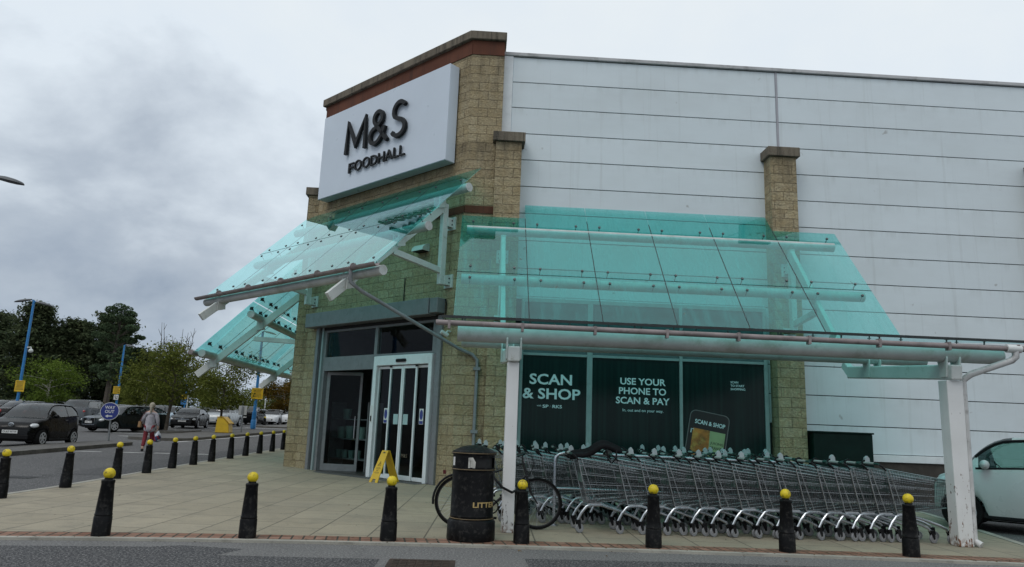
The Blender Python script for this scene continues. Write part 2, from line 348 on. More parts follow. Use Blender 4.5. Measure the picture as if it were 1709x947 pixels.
CHROME = simple('zinc_plated_wire', (0.40, 0.42, 0.43), 0.32, metal=1.0, var=0.25, scale=9)
TUBEM = simple('polished_steel_tube', (0.46, 0.49, 0.52), 0.30, metal=1.0, var=0.12, scale=5)
ALU = simple('aluminium', (0.55, 0.56, 0.58), 0.35, metal=1.0, var=0.15)
YELLOW = simple('yellow_ball_paint', (0.66, 0.50, 0.010), 0.5, var=0.08, dirt=0.95, dirtcol=(0.03, 0.025, 0.012), dscale=16)
YSIGN = simple('yellow_plastic', (0.62, 0.40, 0.012), 0.45, var=0.08, dirt=0.2, dirtcol=(0.3, 0.18, 0.02))
GOLD = simple('gold_lettering', (0.42, 0.30, 0.12), 0.4, var=0.1)
GUTTER = simple('brown_grey_gutter', (0.23, 0.195, 0.19), 0.5, var=0.25, dirt=0.5, dirtcol=(0.05, 0.05, 0.045))
PIPEG = simple('grey_downpipe', (0.20, 0.215, 0.225), 0.5, var=0.15, dirt=0.3)
BLUEP = simple('blue_lamp_paint', (0.022, 0.19, 0.46), 0.4, var=0.12, dirt=0.2)
TEXTW = simple('white_vinyl_lettering', (0.60, 0.72, 0.74), 0.5, var=0.03)
WHITEP = simple('white_road_paint', (0.55, 0.55, 0.53), 0.8, var=0.25, dirt=0.6, dirtcol=(0.12, 0.12, 0.12), dscale=10)
PLATE = simple('white_number_plate', (0.66, 0.66, 0.64), 0.4, var=0.03)
GREENB = simple('dark_green_panel', (0.004, 0.016, 0.013), 0.5, var=0.2, spec=0.12)
BARK = simple('tree_bark', (0.075, 0.062, 0.048), 0.9, var=0.35, scale=6, bump=0.5)
BARKP = simple('pale_birch_bark', (0.36, 0.34, 0.30), 0.85, var=0.3, scale=5, bump=0.3, dirt=0.6)
INTER = simple('dim_shop_wall', (0.055, 0.057, 0.055), 0.8)  # gloom of the unlit lobby is put into this wall colour
INTERF = simple('shop_floor_tile', (0.05, 0.048, 0.043), 0.4)  # floor colour darkened for the same lobby gloom
LAMPBLK = simple('dark_lamp_head', (0.075, 0.08, 0.085), 0.5)
SKIN = simple('skin', (0.50, 0.31, 0.23), 0.55, var=0.05)
PLINTH = simple('dark_brick_plinth', (0.055, 0.045, 0.038), 0.9, var=0.3, bump=0.4)

# ------------------------------------------------------------------ mesh builder
class MB:
    def __init__(s, M=None):
        s.v = []; s.f = []; s.M = M
    def add(s, verts, faces):
        o = len(s.v)
        if s.M is not None: verts = [s.M @ Vector(p) for p in verts]
        s.v.extend([tuple(p) for p in verts]); s.f.extend([tuple(i+o for i in f) for f in faces])
        return s
    def box(s, x0, x1, y0, y1, z0, z1, M=None):
        P = [(x0,y0,z0),(x1,y0,z0),(x1,y1,z0),(x0,y1,z0),(x0,y0,z1),(x1,y0,z1),(x1,y1,z1),(x0,y1,z1)]
        if M is not None: P = [M @ Vector(p) for p in P]
        return s.add(P, [(0,3,2,1),(4,5,6,7),(0,1,5,4),(1,2,6,5),(2,3,7,6),(3,0,4,7)])
    def bar(s, p0, p1, w, h, up=(0,0,1)):
        p0, p1 = Vector(p0), Vector(p1); d = (p1-p0); L = d.length; d.normalize()
        a = d.cross(Vector(up)); 
        if a.length < 1e-5: a = d.cross(Vector((1,0,0)))
        a.normalize(); b = a.cross(d)
        P = []
        for q in (p0, p1):
            for sx, sz in ((-1,-1),(1,-1),(1,1),(-1,1)): P.append(q + a*(sx*w/2) + b*(sz*h/2))
        return s.add(P, [(3,2,1,0),(4,5,6,7),(0,1,5,4),(1,2,6,5),(2,3,7,6),(3,0,4,7)])
    def tube(s, pts, r, n=8, cap=True, closed=False):
        pts = [Vector(p) for p in pts]; m = len(pts)
        rs = r if isinstance(r, (list, tuple)) else [r]*m
        V = []; F = []; prev = None
        for i, p in enumerate(pts):
            if closed: d = pts[(i+1) % m]-pts[i-1]
            elif i == 0: d = pts[1]-pts[0]
            elif i == m-1: d = pts[-1]-pts[-2]
            else: d = (pts[i+1]-p).normalized()+(p-pts[i-1]).normalized()
            if d.length < 1e-9: d = Vector((0,0,1))
            d.normalize()
            if prev is None:
                a = d.cross(Vector((0,0,1)))
                if a.length < 1e-3: a = d.cross(Vector((1,0,0)))
            else: a = prev - d*prev.dot(d)
            a.normalize(); prev = a; b = d.cross(a)
            for k in range(n):
                t = 2*math.pi*(k+0.5)/n
                V.append(p + a*(math.cos(t)*rs[i]) + b*(math.sin(t)*rs[i]))
        for i in range(m if closed else m-1):
            for k in range(n):
                j = (i+1) % m; k2 = (k+1) % n
                F.append((i*n+k, i*n+k2, j*n+k2, j*n+k))
        if cap and not closed:
            F.append(tuple(range(n-1, -1, -1))); F.append(tuple((m-1)*n+k for k in range(n)))
        return s.add(V, F)
    def lathe(s, prof, n=20, c=(0,0,0), cap=True):
        V = []; F = []
        for r, z in prof:
            for k in range(n):
                t = 2*math.pi*k/n; V.append((c[0]+r*math.cos(t), c[1]+r*math.sin(t), c[2]+z))
        for i in range(len(prof)-1):
            for k in range(n):
                k2 = (k+1) % n; F.append((i*n+k, i*n+k2, (i+1)*n+k2, (i+1)*n+k))
        if cap and prof[0][0] > 1e-4: F.append(tuple(range(n-1, -1, -1)))
        if cap and prof[-1][0] > 1e-4: F.append(tuple((len(prof)-1)*n+k for k in range(n)))
        return s.add(V, F)
    def ball(s, c, r, n=14, m=8, sc=(1,1,1)):
        V = []; F = []
        for i in range(m+1):
            ph = math.pi*i/m
            for k in range(n):
                t = 2*math.pi*k/n
                V.append((c[0]+sc[0]*r*math.sin(ph)*math.cos(t), c[1]+sc[1]*r*math.sin(ph)*math.sin(t), c[2]-sc[2]*r*math.cos(ph)))
        for i in range(m):
            for k in range(n):
                k2 = (k+1) % n; F.append((i*n+k, i*n+k2, (i+1)*n+k2, (i+1)*n+k))
        return s.add(V, F)
    def prism(s, poly, fn, d):
        """poly: 2-D outline; fn(a, b, t) -> 3-D point; d: depth range (t0, t1)"""
        n = len(poly)
        V = [fn(a, b, d[0]) for a, b in poly] + [fn(a, b, d[1]) for a, b in poly]
        F = [tuple(range(n-1, -1, -1)), tuple(range(n, 2*n))] + [(i, (i+1) % n, n+(i+1) % n, n+i) for i in range(n)]
        return s.add(V, F)
    def sheet(s, pts):
        return s.add(pts, [tuple(range(len(pts)))])
    def build(s, name, mat, parent=None, smooth=False, bevel=0.0, seg=1, local=False, fix=True):
        me = bpy.data.meshes.new(name)
        off = Vector((0,0,0))
        if parent is not None and not local:
            p = parent
            while p is not None: off += p.location; p = p.parent
        me.from_pydata([(a-off.x, b-off.y, c-off.z) for a, b, c in s.v], [], s.f)
        if fix:
            bm = bmesh.new(); bm.from_mesh(me)
            bmesh.ops.remove_doubles(bm, verts=bm.verts, dist=1e-6)
            bmesh.ops.recalc_face_normals(bm, faces=bm.faces); bm.to_mesh(me); bm.free()
        uvl = me.uv_layers.new(name='UVMap')
        for poly in me.polygons:
            n = poly.normal
            if abs(n.z) > 0.75:
                for li in poly.loop_indices:
                    c = me.vertices[me.loops[li].vertex_index].co; uvl.data[li].uv = (c.x+off.x, c.y+off.y)
            else:
                tx, ty = -n.y, n.x; L = math.hypot(tx, ty) or 1; tx /= L; ty /= L
                for li in poly.loop_indices:
                    c = me.vertices[me.loops[li].vertex_index].co; uvl.data[li].uv = ((c.x+off.x)*tx+(c.y+off.y)*ty, c.z+off.z)
        for mm in (mat if isinstance(mat, (list, tuple)) else [mat]): me.materials.append(mm)
        if smooth:
            me.polygons.foreach_set('use_smooth', [True]*len(me.polygons)); me.set_sharp_from_angle(angle=rad(42))
        me.update()
        o = bpy.data.objects.new(name, me); COL.objects.link(o)
        if parent is not None: o.parent = parent
        if bevel:
            b = o.modifiers.new('bevel', 'BEVEL'); b.width = bevel; b.segments = seg; b.limit_method = 'ANGLE'; b.angle_limit = rad(40)
        return o
def tag(o, label, cat, group=None):
    o['label'] = label; o['category'] = cat
    if group: o['group'] = group
    return o
def thing(name, label, cat, loc=(0,0,0), rz=0.0, group=None):
    o = bpy.data.objects.new(name, None); COL.objects.link(o); o.location = loc; o.rotation_euler = (0,0,rz); o.empty_display_size = 0.2
    return tag(o, label, cat, group)
def struct(o): o['kind'] = 'structure'; return o
def dup(root, loc, rz=0.0, label=None, scale=None):
    def cp(o, parent):
        c = o.copy(); COL.objects.link(c)
        if parent is not None: c.parent = parent
        for ch in list(o.children): cp(ch, c)
        return c
    r = cp(root, None); r.location = loc; r.rotation_euler = (0,0,rz)
    if scale: r.scale = (scale,)*3
    if label: r['label'] = label
    return r
def text_mesh(body, size, extrude=0.0, weight=0.0, align='LEFT', spacing=1.0, line=1.0):
    cu = bpy.data.curves.new('lettering', 'FONT'); cu.body = body; cu.size = size; cu.extrude = extrude; cu.offset = weight
    cu.align_x = align; cu.space_character = spacing; cu.space_line = line; cu.resolution_u = 3
    o = bpy.data.objects.new('lettering', cu); COL.objects.link(o)
    dg = bpy.context.evaluated_depsgraph_get(); me = bpy.data.meshes.new_from_object(o.evaluated_get(dg))
    bpy.data.objects.remove(o); bpy.data.curves.remove(cu)
    return me
WALLROT = Matrix.Rotation(rad(90), 4, 'X')
def text(name, body, M, width, mat, parent, extrude=0.0, weight=0.0, height=None, align='LEFT', spacing=1.0, line=1.0, bend=None):
    """lettering scaled so that its box is WIDTH wide (and HEIGHT high); M maps its lower left corner, x right, y up, z out"""
    me = text_mesh(body, 1.0, 0, weight, align, spacing, line)
    vs = np.array([v.co[:] for v in me.vertices]); lo = vs.min(0); hi = vs.max(0)
    sx = width/(hi[0]-lo[0]); sy = sx if height is None else height/(hi[1]-lo[1])
    V = [((a-lo[0])*sx, (b-lo[1])*sy, 0) for a, b, c in vs]
    F = [tuple(p.vertices) for p in me.polygons]
    bpy.data.meshes.remove(me)
    mb = MB()
    if extrude:
        n = len(V); from collections import Counter
        ec = Counter()
        for f in F:
            for i in range(len(f)): ec[tuple(sorted((f[i], f[(i+1) % len(f)])))] += 1
        V2 = V + [(a, b, extrude) for a, b, c in V]
        F2 = [tuple(i+n for i in f) for f in F]
        for f in F:
            for i in range(len(f)):
                a, b = f[i], f[(i+1) % len(f)]
                if ec[tuple(sorted((a, b)))] == 1: F2.append((a, b, b+n, a+n))
        V, F = V2, F2
    V = [bend(p) if bend else M @ Vector(p) for p in V]
    mb.add(V, F)
    return mb.build(name, mat, parent, fix=bool(extrude))
def strokes_mb(paths, w, d, fn):
    """thick pen strokes: each path a 2-D polyline; fn(x, y, t) -> 3-D"""
    mb = MB()
    for P in paths:
        n = len(P); L = []; Rr = []
        for i in range(n):
            a = P[max(i-1, 0)]; b = P[min(i+1, n-1)]
            t1 = (P[i][0]-P[i-1][0], P[i][1]-P[i-1][1]) if i > 0 else (P[1][0]-P[0][0], P[1][1]-P[0][1])
            t2 = (P[i+1][0]-P[i][0], P[i+1][1]-P[i][1]) if i < n-1 else t1
            l1 = math.hypot(*t1) or 1; l2 = math.hypot(*t2) or 1
            n1 = (-t1[1]/l1, t1[0]/l1); n2 = (-t2[1]/l2, t2[0]/l2)
            m = (n1[0]+n2[0], n1[1]+n2[1]); k = 1+n1[0]*n2[0]+n1[1]*n2[1]
            k = max(k, 0.35); m = (m[0]/k, m[1]/k)
            L.append((P[i][0]+m[0]*w/2, P[i][1]+m[1]*w/2)); Rr.append((P[i][0]-m[0]*w/2, P[i][1]-m[1]*w/2))
        for i in range(n-1):
            q = [L[i], L[i+1], Rr[i+1], Rr[i]]
            V = [fn(a, b, d[0]) for a, b in q]+[fn(a, b, d[1]) for a, b in q]
            mb.add(V, [(4,5,6,7),(0,1,5,4),(2,3,7,6),(3,2,1,0)]+([(3,0,4,7)] if i == 0 else [])+([(1,2,6,5)] if i == n-2 else []))
    return mb

# ground level: the car park rises gently away to the left
def g(x, y):
    k = min(1.0, max(0.0, (-x-4)/3.0)); s = 0.014*max(0.0, y-14)
    s = s if s < 0.7 else 0.7+0.35*(1-math.exp(-(s-0.7)/0.35))
    return s*k
ROAD = -0.10
def rd(x, y):
    # road level: a flush dropped kerb in front of the shop, a full step along the left side
    return -0.10+0.075*min(1.0, max(0.0, (x+7.2)/1.6))
# frame of the entrance front (45 degrees): x = u along the wall to the right, y = into the wall, z up
S_ = 16.41
T_ = Vector((1,-1,0)).normalized(); N_ = Vector((-1,-1,0)).normalized()
O_ = Vector((S_/2, S_/2, 0)) + T_*(-18.85)
CH = Matrix(((T_.x, -N_.x, 0, O_.x), (T_.y, -N_.y, 0, O_.y), (0, 0, 1, 0), (0, 0, 0, 1)))
def W(u, off, z): return CH @ Vector((u, -off, z))

# ================================================================== GROUND
def grid_sheet(name, xs, ys, dz, mat):
    mb = MB(); V = []; F = []
    for y in ys:
        for x in xs: V.append((x, y, g(x, y)+rd(x, y)))
    n = len(xs)
    for j in range(len(ys)-1):
        for i in range(n-1): F.append((j*n+i, j*n+i+1, (j+1)*n+i+1, (j+1)*n+i))
    mb.add(V, F); return mb.build(name, mat, fix=False, smooth=True)
struct(grid_sheet('road', [-600,-300,-150,-80,-50,-35,-25,-20,-16,-12,-9,-7.2,-6.8,-6.4,-6,-5.6,-5,-4,-2,0,3,6,10,20,60,300,600], [-60,-20,0,5,8,10,12,14,17,20,25,30,35,40,45,50,55,60,65,70,75,80,90,100,120,150,200,300,600,1200], ROAD, ASPHALT))
FRONT = [(-7.6,7.75),(-6.6,8.1),(-5.0,8.42),(-4.0,8.57),(-3.0,8.68),(-2.0,8.75),(-1.0,8.80),(0.0,8.83),(1.0,8.85),(2.2,8.85),(3.5,8.84),(4.5,8.81),(5.5,8.77),(6.4,8.70),(7.4,8.60)]
RIGHT = [(7.4,8.60),(7.93,10.49),(8.4,12.16),(9.0,14.3),(9.4,17.4)]
SIDE_X = -7.56
# pavement: strips across x at rising y, following the front edge
def fy(x):
    for (a, b), (c, d) in zip(FRONT, FRONT[1:]):
        if a <= x <= c: return b+(d-b)*(x-a)/(c-a)
    return FRONT[-1][1] if x > 0 else FRONT[0][1]
def pavement():
    mb = MB()
    xs = [SIDE_X,-7,-6.6,-6,-5.5,-5,-4.5,-4,-3,-2,-1,0,1,2.2,3.5,4.5,5.5,6.4,7.4]
    ys = [14,16,18,20,22,25,28,31,35,40,50,60]
    V = []; F = []
    for j in range(len(ys)+1):
        for x in xs:
            y = fy(x) if j == 0 else ys[j-1]
            V.append((x, y, g(x, y)))
    n = len(xs)
    for j in range(len(ys)):
        for i in range(n-1):
            if ys[j] > 22 and xs[i] >= -4: continue
            F.append((j*n+i, j*n+i+1, (j+1)*n+i+1, (j+1)*n+i))
    mb.add(V, F)
    mb.add([(7.4,8.6,0),(7.93,10.49,0),(8.4,12.16,0),(8.93,14,0),(7.4,14,0)], [(0,1,2,3,4)])
    mb.add([(7.4,14,0),(8.93,14,0),(9.4,17.4,0),(7.4,17.4,0)], [(0,1,2,3)])
    return mb.build('pavement', PAVING, fix=False)
struct(pavement())
def ribbon(pts, w0, w1, dz, side=1):
    """sheet between offsets w0 and w1 to the left of a polyline; returns MB with running UV kept by build()"""
    mb = MB(); V = []; F = []
    for i, p in enumerate(pts):
        a = pts[max(i-1,0)]; b = pts[min(i+1,len(pts)-1)]
        t = Vector((b[0]-a[0], b[1]-a[1])).normalized(); nx, ny = -t.y*side, t.x*side
        for w in (w0, w1):
            x, y = p[0]+nx*w, p[1]+ny*w; V.append((x, y, g(x, y)+dz))
    for i in range(len(pts)-1): F.append((2*i, 2*i+2, 2*i+3, 2*i+1))
    mb.add(V, F); return mb
def kerb(pts, w, top, bottom, side=1):
    mb = MB(); V = []; F = []
    for i, p in enumerate(pts):
        a = pts[max(i-1,0)]; b = pts[min(i+1,len(pts)-1)]
        t = Vector((b[0]-a[0], b[1]-a[1])).normalized(); nx, ny = -t.y*side, t.x*side
        for q in (0, w):
            x, y = p[0]+nx*q, p[1]+ny*q
            V.append((x, y, g(x,y)+bottom)); V.append((x, y, g(x,y)+top))
    for i in range(len(pts)-1):
        o = 4*i; n = o+4
        F += [(o, n, n+1, o+1), (o+1, n+1, n+3, o+3), (o+3, n+3, n+2, o+2)]
    m = 4*(len(pts)-1)
    F += [(0,1,3,2), (m,m+2,m+3,m+1)]
    mb.add(V, F); return mb
struct(kerb(FRONT, 0.10, 0.006, -0.12).build('front_kerb', KERB))
struct(ribbon(FRONT, 0.10, 0.44, 0.004).build('red_paver_edging', STRIP, fix=False))
SIDE = [(SIDE_X, y) for y in (7.75,10,12,14,17,20,24,28,33,40,50,60)]
struct(kerb(SIDE, 0.12, 0.006, -0.12, -1).build('side_kerb', KERB))
struct(kerb(RIGHT, 0.12, 0.008, -0.12).build('corner_kerb', KERB))
# asphalt repairs, drain covers and painted lines lie on the road as thin sheets
def flat(name, pts, dz, mat): return struct(MB().sheet([(x, y, g(x,y)+rd(x,y)+dz) for x, y in pts]).build(name, mat, fix=False))
WORN = mat_asphalt('worn_asphalt', (0.165,0.162,0.157), (0.115,0.113,0.11))
struct(MB().add([(x, y, rd(x,y)+0.002) for x, y in FRONT[2:]]+[(x, 3.0, rd(x,3)+0.002) for x, y in FRONT[2:]], [(i, i+len(FRONT)-2, i+len(FRONT)-1, i+1) for i in range(len(FRONT)-3)]).build('worn_asphalt', WORN, fix=False))
flat('asphalt_patch', [(-5.0,8.06),(-3.35,8.28),(-3.1,8.42),(-2.4,8.30),(-2.55,7.9),(-0.9,7.95),(-0.9,3),(-5.0,3)], 0.004, PATCH)
flat('asphalt_patch', [(0.62,8.22),(2.5,8.30),(5.2,8.24),(7.5,8.1),(9,7.5),(9,3),(0.7,3)], 0.004, PATCH)
flat('asphalt_patch', [(-9.4,17.5),(-8.0,17.4),(-8.0,30),(-9.2,30)], 0.004, PATCH)
grate = struct(MB().box(-0.80,-0.12,7.30,7.98,-0.045,-0.018).build('manhole_frame', simple('rusty_iron', (0.05,0.033,0.025), 0.75, metal=0.4, var=0.4, bump=0.4, dirt=0.5)))
mbp = MB()
for i in range(7):
    for j in range(7): mbp.box(-0.75+i*0.085,-0.75+i*0.085+0.06,7.35+j*0.085,7.35+j*0.085+0.06,-0.018,-0.012)
struct(mbp.build('manhole_tread', MATS['rusty_iron']))
mbp = MB()
for i in range(14): mbp.box(-10.4+i*0.085,-10.4+i*0.085+0.04,16.2,16.75,g(-9.8,16.5)+ROAD,g(-9.8,16.5)+ROAD+0.008)
struct(mbp.build('gully_grating', simple('iron_grating', (0.09,0.09,0.09), 0.6, metal=0.5, var=0.3)))
for pts in ([(-13.2,33.4),(-13.0,33.4),(-12.2,51),(-12.4,51)], [(-13.1,25.2),(-12.3,25.3),(-12.3,25.5),(-13.1,25.4)], [(-11.9,25.4),(-11.0,25.5),(-11.0,25.7),(-11.9,25.6)], [(-10.7,25.6),(-9.9,25.7),(-9.9,25.9),(-10.7,25.8)], [(-9.6,25.8),(-8.8,25.9),(-8.8,26.1),(-9.6,26.0)],
            [(-17.5,37.5),(-15.2,37.8),(-15.2,38.1),(-17.5,37.8)], [(-19.5,41),(-16.8,41.4),(-16.8,41.7),(-19.5,41.3)], [(-21,49.6),(-18.4,49.8),(-18.4,50.2),(-21,50.0)], [(-18.4,60.5),(-12.2,61),(-12.2,61.4),(-18.4,60.9)], [(-24,55.2),(-21.8,55.2),(-21.8,55.6),(-24,55.6)]):
    flat('painted_road_line', pts, 0.006, WHITEP)
# kerbed islands of the car park
def island(name, pts, h=0.12):
    top = MB(); V = [(x, y, g(x,y)+ROAD+h) for x, y in pts]
    top.add(V, [tuple(range(len(V)))]); struct(top.build(name, simple('island_tarmac', (0.10,0.095,0.088), 0.9, var=0.25, bump=0.4, dirt=0.4)))
    k = kerb(pts+[pts[0]], 0.14, ROAD+h+0.006, ROAD-0.05, 1); struct(k.build('island_kerb', simple('island_kerb_stone', (0.105,0.098,0.085), 0.9, var=0.3, scale=2, bump=0.4, dirt=0.6)))
def rounded(x0, x1, y0, y1, r):
    P = []
    for cx, cy, a0 in ((x1-r, y0+r, -90), (x1-r, y1-r, 0), (x0+r, y1-r, 90), (x0+r, y0+r, 180)):
        for k in range(7): a = rad(a0+90*k/6); P.append((cx+r*math.cos(a), cy+r*math.sin(a)))
    return P
island('kerbed_island', rounded(-14.75,-13.3,14,30.4,0.7))
island('kerbed_island', rounded(-15.9,-13.0,34.4,53,0.9))
island('kerbed_island', rounded(-19.6,-16.7,43.0,47.2,0.8))
island('kerbed_island', rounded(-18.4,-12.8,62,82,1.4))

# ================================================================== STORE BUILDING
B = thing('store_building', 'tan stone retail store with white metal side wall and angled entrance front', 'building', (-0.46, 16.86, 0))
H1, HB0, HB1 = 11.16, 10.55, 10.93            # coping top, red band
UL, UR = 0.2, 6.6
RY, CY, PY = 16.86, 17.12, 16.70              # return wall, cladding, pilaster fronts
def chbox(u0, u1, o0, o1, z0, z1): return MB(CH).box(u0, u1, -o1, -o0, z0, z1)
# entrance front with its opening (u 0.80..6.10, z 0..3.98)
w = MB(CH)
w.box(UL, 0.80, 0, 0.5, -0.3, HB0); w.box(6.10, UR, 0, 0.5, -0.3, HB0); w.box(0.80, 6.10, 0, 0.5, 3.98, HB0)
wall = w.build('entrance_wall', STONE, B)
MB(CH).box(UL, UR+0.02, -0.025, 0.5, HB0, HB1).build('red_band', REDB, B)
MB(CH).box(3.3, UR+0.01, -0.02, 0.3, 6.40, 6.58).build('red_band', REDB, B)
MB(CH).box(UL-0.10, UR+0.05, -0.12, 0.6, HB1, H1).build('coping', COPING, B, bevel=0.015)
# return wall beside it, facing the viewer
c0 = W(UR, 0, 0)
MB().box(c0.x, 0.36, RY, RY+0.5, -0.3, HB0).build('return_wall', STONE, B)
MB().box(c0.x+0.01, 0.36, RY-0.025, RY+0.5, HB0, HB1).build('red_band', REDB, B)
MB().box(c0.x+0.01, 0.24, RY-0.02, RY+0.3, 6.40, 6.58).build('red_band', REDB, B)
MB().box(c0.x-0.04, 0.40, RY-0.11, RY+0.6, HB1+0.003, H1-0.004).build('coping', COPING, B, bevel=0.015)
# pilasters with caps
for x0, x1, name in ((0.24, 0.87, 'pilaster'), (7.05, 7.70, 'pilaster'), (13.98, 14.64, 'pilaster')):
    p = MB().box(x0, x1, PY, CY+0.1, -0.3, 8.20).build(name, STONE, B)
    MB().box(x0-0.08, x1+0.08, PY-0.08, CY+0.08, 8.20, 8.44).build('cap', COPING, p, bevel=0.012)
    if x0 < 10:
        pass
# far left side front, seen only as the edge of its pilaster
cl = W(UL, 0, 0)
MB().box(cl.x, cl.x+0.5, cl.y+0.2, 60, -0.3, HB1).build('side_wall', STONE, B)
MB().box(cl.x-0.1, cl.x+0.5, cl.y+0.2, 60, HB1, H1-0.01).build('coping', COPING, B)
p = MB().box(cl.x-0.33, cl.x+0.1, cl.y+0.02, cl.y+0.68, -0.3, 8.05).build('pilaster', STONE, B)
MB().box(cl.x-0.41, cl.x+0.1, cl.y-0.06, cl.y+0.76, 8.05, 8.29).build('cap', COPING, p, bevel=0.012)
# white cladding: flat panels over a dark backing, 13 mm joints
MB().box(0.36, 40, CY+0.03, CY+0.4, 0.9, 10.78).build('wall_backing', JOINT, B)
mb = MB(); PITCH = 0.6925; ZT = 10.70
XS = [(0.60, 7.415), (7.475, 14.24), (14.30, 21.1), (21.16, 27.9), (27.96, 40)]
for i in range(14):
    z1 = ZT-0.01-PITCH*i-0.010; z0 = max(ZT-0.01-PITCH*(i+1)+0.010, 1.06)
    if z1 < 1.1: break
    for (a, b_) in XS:
        if a < 1 and z0 < 3.8:                                   # window opening below
            if z0 < 1.1: continue
            mb.box(6.98, b_, CY, CY+0.035, z0, z1); continue
        mb.box(a, b_, CY, CY+0.035, z0, z1)
mb.build('wall_cladding', CLAD, B, bevel=0.004)
MB().box(0.60, 6.98, CY+0.005, CY+0.035, 4.40, 4.46).build('wall_cladding', CLAD, B)
for xs in ((0.36, 0.598),): MB().box(xs[0], xs[1], CY-0.03, CY+0.03, 0.9, 10.70).build('corner_trim', WHITE, B, bevel=0.01)
for a in (7.418, 14.243, 21.103): MB().box(a, a+0.054, CY-0.014, CY+0.03, 8.44 if a < 15 else 1.06, 10.69).build('seam_cover', simple('grey_lilac_trim', (0.33,0.33,0.36), 0.45, var=0.08), B)
MB().box(0.34, 40, CY-0.06, CY+0.5, 10.70, 10.795).build('roof_flashing', simple('weathered_flashing', (0.43,0.43,0.43), 0.5, var=0.15, scale=1.5, dirt=0.55, dirtcol=(0.12,0.12,0.11), dscale=2.2), B, bevel=0.01)
MB().box(7.70, 40, CY-0.05, CY+0.03, 0.88, 1.045).build('base_flashing', WHITE, B, bevel=0.008)
MB().box(0.36, 40, CY+0.0, CY+0.4, -0.3, 0.88).build('plinth', PLINTH, B)
MB().add([(cl.x+.3,cl.y+.3,10.6),(c0.x+.3,c0.y+.3,10.6),(40,17.3,10.6),(40,60,10.6),(cl.x+.3,60,10.6)], [(0,1,2,3,4)]).build('roof', simple('roof_felt', (0.08,0.08,0.08), 0.9), B)
# ---- shop window under the canopy
WX0, WX1, WZ0, WZ1 = 1.02, 6.93, 0.55, 4.40
win = MB().box(WX0,WX1,CY-0.16,CY-0.04,WZ1-0.09,WZ1).box(WX0,WX1,CY-0.16,CY-0.04,WZ0,WZ0+0.09).box(WX0,WX0+0.07,CY-0.16,CY-0.04,WZ0+0.09,WZ1-0.09).box(WX1-0.09,WX1,CY-0.16,CY-0.04,WZ0+0.09,WZ1-0.09).build('shop_window', GREYL, B, bevel=0.006)
for x, wd in ((2.60, 0.13), (4.80, 0.075)): MB().box(x,x+wd,CY-0.165,CY-0.05,WZ0+0.091,WZ1-0.091).build('mullion', GREYL, win, bevel=0.006)
for a, b_ in ((WX0+0.071,2.599),(2.731,4.799),(4.876,WX1-0.091)):
    MB().box(a,b_,CY-0.16,CY-0.05,3.04,3.10).build('transom_bar', GREYL, win, bevel=0.005)
    MB().box(a,b_,CY-0.12,CY-0.10,WZ0+0.092,3.039).build('window_pane', VINYL, win)
    MB().box(a,b_,CY-0.12,CY-0.10,3.101,WZ1-0.092).build('window_pane', simple('blank_upper_glazing', (0.05,0.085,0.088), 0.15, var=0.1), win)
WY = CY-0.124
def wtext(body, x, z, wd, ht, weight=0.0, mat=TEXTW, **k):
    return text('window_lettering', body, Matrix.Translation((x, WY, z)) @ WALLROT, wd, mat, win, 0, weight, ht, **k)
k = 17.0/16.86
def zz(z): return 1.36+(z-1.36)*k
wtext('SCAN', 1.25*k, zz(2.36), 0.99*k, 0.25, 0.022)
wtext('& SHOP', 1.10*k, zz(2.03), 1.34*k, 0.25, 0.022)
wtext('with', 1.44*k, zz(1.86), 0.10, 0.04)
wtext('SP', 1.57*k, zz(1.83), 0.14, 0.075, 0.02); wtext('RKS', 1.80*k, zz(1.83), 0.22, 0.075, 0.02)
wtext('A', 1.725*k, zz(1.835), 0.06, 0.06, -0.012, simple('dim_vinyl', (0.09,0.13,0.13), 0.5))
wtext('USE YOUR', 3.37*k, zz(2.435), 1.07*k, 0.16, 0.022); wtext('PHONE TO', 3.34*k, zz(2.215), 1.11*k, 0.16, 0.022); wtext('SCAN & PAY', 3.27*k, zz(1.995), 1.26*k, 0.16, 0.022)
wtext('In, out and on your way.', 3.43*k, zz(1.80), 0.95*k, 0.085, 0.004)
wtext('SCAN', 5.98*k, zz(2.565), 0.185, 0.05, 0.02); wtext('TO START', 5.98*k, zz(2.485), 0.33, 0.05, 0.02); wtext('SHOPPING', 5.98*k, zz(2.405), 0.35, 0.05, 0.02)
# the phone printed on the third pane, tilted: plain shapes and its own wording
PH = Matrix.Translation((4.98*k-0.07, WY-0.001, zz(1.10))) @ WALLROT @ Matrix.Rotation(rad(-9.5), 4, 'Z')
def phr(x0, x1, y0, y1, r, dz):
    P = []
    for cx_, cy_, a0 in ((x1-r,y0+r,-90),(x1-r,y1-r,0),(x0+r,y1-r,90),(x0+r,y0+r,180)):
        for q in range(6): a = rad(a0+90*q/5); P.append(PH @ Vector((cx_+r*math.cos(a), cy_+r*math.sin(a), dz)))
    return MB().sheet(P)
phr(-0.02,0.93,-0.5,0.86,0.14,0.0005).build('phone_print', simple('phone_edge_print', (0.12,0.12,0.12), 0.4), win, fix=False)
phr(0.0,0.91,-0.48,0.84,0.125,0.001).build('phone_print', simple('phone_black_print', (0.006,0.006,0.006), 0.4), win, fix=False)
text('window_lettering', 'SCAN & SHOP', PH @ Matrix.Translation((0.12,0.55,0.0015)), 0.72, TEXTW, win, 0, 0.02, 0.10)
MB().sheet([PH @ Vector(p) for p in ((0.10,-0.4,0.0014),(0.55,-0.4,0.0014),(0.50,0.44,0.0014),(0.10,0.44,0.0014))]).build('phone_print', simple('orange_fruit_print', (0.36,0.13,0.02), 0.5, var=0.6, scale=4.5, dirt=0.6, dirtcol=(0.5,0.36,0.08), dscale=5), win, fix=False)
